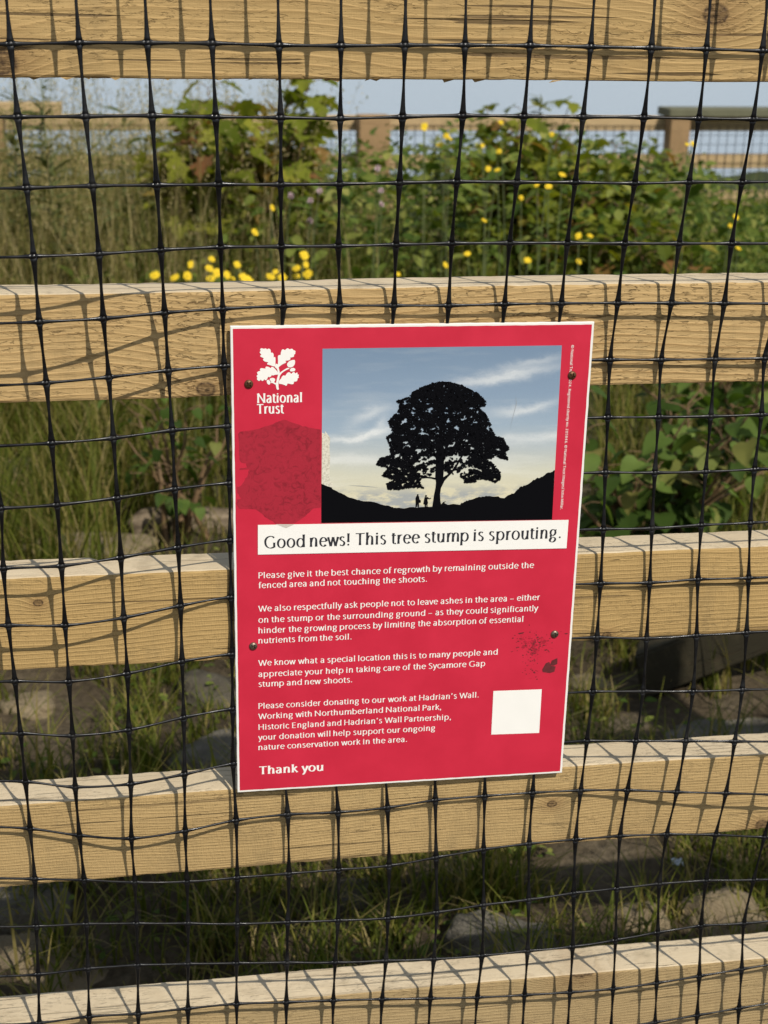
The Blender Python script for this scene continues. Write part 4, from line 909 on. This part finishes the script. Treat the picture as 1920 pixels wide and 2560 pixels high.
stone(75, 2290, .075, .05, .055, 0, 'grey rounded stone under the fourth rail at the left edge', 1)
stone(120, 2415, .085, .045, .022, 1, 'flat tan stone just above the lowest rail at the left', 2)
stone(1255, 2360, .075, .05, .05, 0, 'domed grey stone just above the lowest rail, right of centre', 3)
stone(1600, 2310, .042, .04, .045, 1, 'small tan stone left of the larger pale stone, above the lowest rail', 4)
stone(1800, 2300, .075, .05, .055, 1, 'large pale tan stone above the lowest rail near the right edge', 5)
stone(1850, 1860, .16, .07, .05, 0, 'broad flat grey slab behind the fourth rail at the right edge', 6, .2)
stone(535, 1905, .07, .05, .05, 0, 'squarish grey stone behind the fourth rail beside the sign', 7)
stone(545, 1745, .075, .06, .05, 2, 'dark grey stone under the third rail beside the sign', 8)
stone(75, 1765, .05, .04, .03, 1, 'small tan stone under the third rail at the left', 9)
stone(1550, 1325, .17, .10, .045, 0, 'low grey boulder under the broad leaved shrub', 10)
stone(210, 1385, .16, .10, .05, 1, 'brown earthy boulder in the grass behind the third rail', 11)
stone(880, 2250, .05, .04, .03, 2, 'dark half buried stone under the fourth rail below the sign', 12)
stone(1470, 1715, .05, .04, .025, 1, 'pale crumbly stone left of the dark fallen timber', 13)
m = N('weathered_bark'); o = m.obj(); a = m.noise(m.mapv(o, (6, 60, 60)), 1.0, 5, .65, .6)
m.col(m.ramp(a, [(.3, (.05, .035, .022)), (.5, (.17, .13, .085)), (.7, (.27, .21, .14))])); m.rough(.9, .15); m.bump(a, .9, .006)
a0 = gp(330, 1350); b0_ = gp(640, 1335); pts = []; rad = []
for t in np.linspace(0, 1, 24):
    p = a0*(1-t)+b0_*t; p[2] = gz(p[0], p[1])+.022+.006*math.sin(t*9); pts.append(p+np.array([0, .008*math.sin(t*6), 0])); rad.append(.040+.005*mn.noise(Vector((t*6, 1, 0)))-.012*max(0, .12-t)/.12)
V, Fc = tube(pts, rad, 16); lg = mesh('fallen_branch', V, Fc, m.m, smooth=True); tag(lg, 'short weathered brown branch lying in the grass beside the sign', 'branch')
# squared timber in a very dark colour, sloping up to the right
dark_tw = wood('dark_timber_wood', (.034, .028, .014), (.02, .016, .008), .006, (.02, .1), .06, .6, .5, .2, (), 22.0, .4, .3)
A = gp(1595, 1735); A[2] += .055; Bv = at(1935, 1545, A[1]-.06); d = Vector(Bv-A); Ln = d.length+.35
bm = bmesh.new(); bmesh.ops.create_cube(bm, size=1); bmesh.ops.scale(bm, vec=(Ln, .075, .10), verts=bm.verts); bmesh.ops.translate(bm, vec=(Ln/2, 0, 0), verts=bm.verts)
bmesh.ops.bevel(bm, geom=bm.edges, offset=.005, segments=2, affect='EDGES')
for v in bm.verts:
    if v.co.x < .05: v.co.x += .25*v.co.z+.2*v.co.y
me = bpy.data.meshes.new('fallen_timber'); bm.to_mesh(me); bm.free(); me.materials.append(dark_tw)
o = link(bpy.data.objects.new('fallen_timber', me)); o.location = tuple(A); o.rotation_euler = d.to_track_quat('X', 'Z').to_euler(); tag(o, 'dark squared timber sloping up to the right under the third rail', 'timber')
p = gp(1690, 2180); V = []; Fc = []
for i in range(5):
    for j in range(5): V.append((p[0]+(i-2)*.0045, p[1]+(j-2)*.004, float(gz(p[0], p[1]))+.016+.007*mn.noise(Vector((i*.6, j*.6, 5)))+(.004 if (i+j) % 3 == 0 else 0)))
for i in range(4):
    for j in range(4): Fc.append((i*5+j, i*5+5+j, i*5+6+j, i*5+j+1))
ps_ = mesh('paper_scrap', V, Fc, plain('white_paper', (.5, .53, .55), .8), smooth=False); ps_.modifiers.new('thick', 'SOLIDIFY').thickness = .0006
tag(ps_, 'crumpled white scrap of paper on the soil at lower right', 'litter')

# ------------------------------------------------------------------ rear fence round the stump
YR = 6.9
wr = wood('rear_rail_wood', (.50, .36, .19), (.34, .22, .10), .008, (.03, -.02), .1, .5, .2, .1, (), 31., 0, .3); wr2 = wood('rear_post_wood', (.36, .23, .11), (.22, .13, .06), .01, (.08, .1), .1, .5, .2, .1, (), 37., .2, .3)
oliv = plain('weathered_capping', (.13, .125, .075), .8, .2, .3, 20)
rear = empty('timber_fence', (1.2, YR, -.2), 'distant timber fence at the back of the garden, with brown posts and weathered capping', 'fence')
def box(name, x0, x1, y0, y1, z0, z1, mat, par):
    bm = bmesh.new(); bmesh.ops.create_cube(bm, size=1); bmesh.ops.scale(bm, vec=(x1-x0, y1-y0, z1-z0), verts=bm.verts)
    bmesh.ops.bevel(bm, geom=bm.edges, offset=.004, segments=1, affect='EDGES')
    me = bpy.data.meshes.new(name); bm.to_mesh(me); bm.free(); me.materials.append(mat); o = link(bpy.data.objects.new(name, me), par)
    o.location = Vector(((x0+x1)/2, (y0+y1)/2, (z0+z1)/2))-par.location; return o
rz_ = [(at(960, 289, YR)[2], at(960, 327, YR)[2]), (at(960, 388, YR)[2], at(960, 424, YR)[2]), (at(960, 482, YR)[2], at(960, 520, YR)[2]), (at(960, 580, YR)[2], at(960, 617, YR)[2])]
for (a, b) in rz_: box('rail', -4.5, 7.0, YR, YR+.045, b, a, wr, rear)
x0, x1 = at(889, 300, YR)[0], at(965, 300, YR)[0]; box('post', x0, x1, YR-.165, YR-.003, -.4, rz_[0][0]+.01, wr2, rear)
x0, x1 = at(1662, 300, YR)[0], at(1710, 300, YR)[0]; zc = at(1690, 268, YR)[2]; box('post', x0, x1, YR-.113, YR-.003, -.4, zc-.045, wr2, rear)
box('capping_rail', x0-.02, 7.0, YR-.13, YR+.08, zc-.045, zc, oliv, rear)
for xx in (-1.6, -3.6, 4.2, 6.2): box('post', xx, xx+.11, YR+.048, YR+.158, -.5, rz_[0][0]+.01, wr2, rear)
YL_ = 5.4; zl = at(80, 257, YL_)[2]; side = empty('timber_fence', (-1.3, YL_, 0), 'tan rail end of the left side fence behind tall dry grass', 'fence')
xe = at(153, 270, YL_)[0]; box('rail', -4.5, xe, YL_, YL_+.1, zl-.05, zl, wr, side); box('post', xe-.35, xe-.25, YL_+.0, YL_+.1, -.3, zl-.053, wr2, side)
# netting on the rear fence
V = []; Fc = []; zt_, zb_ = rz_[0][1]+.03, rz_[3][1]-.1; yy = YR-.005; c_ = .052
def bar(x0, x1, z0, z1, y):
    b = len(V); V.extend([(x0, y, z0), (x1, y, z0), (x1, y, z1), (x0, y, z1), (x0, y+.002, z0), (x1, y+.002, z0), (x1, y+.002, z1), (x0, y+.002, z1)])
    Fc.extend([(b, b+1, b+2, b+3), (b+5, b+4, b+7, b+6), (b+4, b, b+3, b+7), (b+1, b+5, b+6, b+2), (b+3, b+2, b+6, b+7), (b+4, b+5, b+1, b)])
x = -4.0
while x < 6.8: bar(x-.0017, x+.0017, zb_, zt_, yy); x += c_
z = zt_
while z > zb_: bar(-4.0, 6.8, z-.0014, z+.0014, yy-.0025); z -= c_
tag(mesh('netting', V, Fc, net.data.materials[0]), 'fine dark netting fixed across the distant rear fence', 'netting')
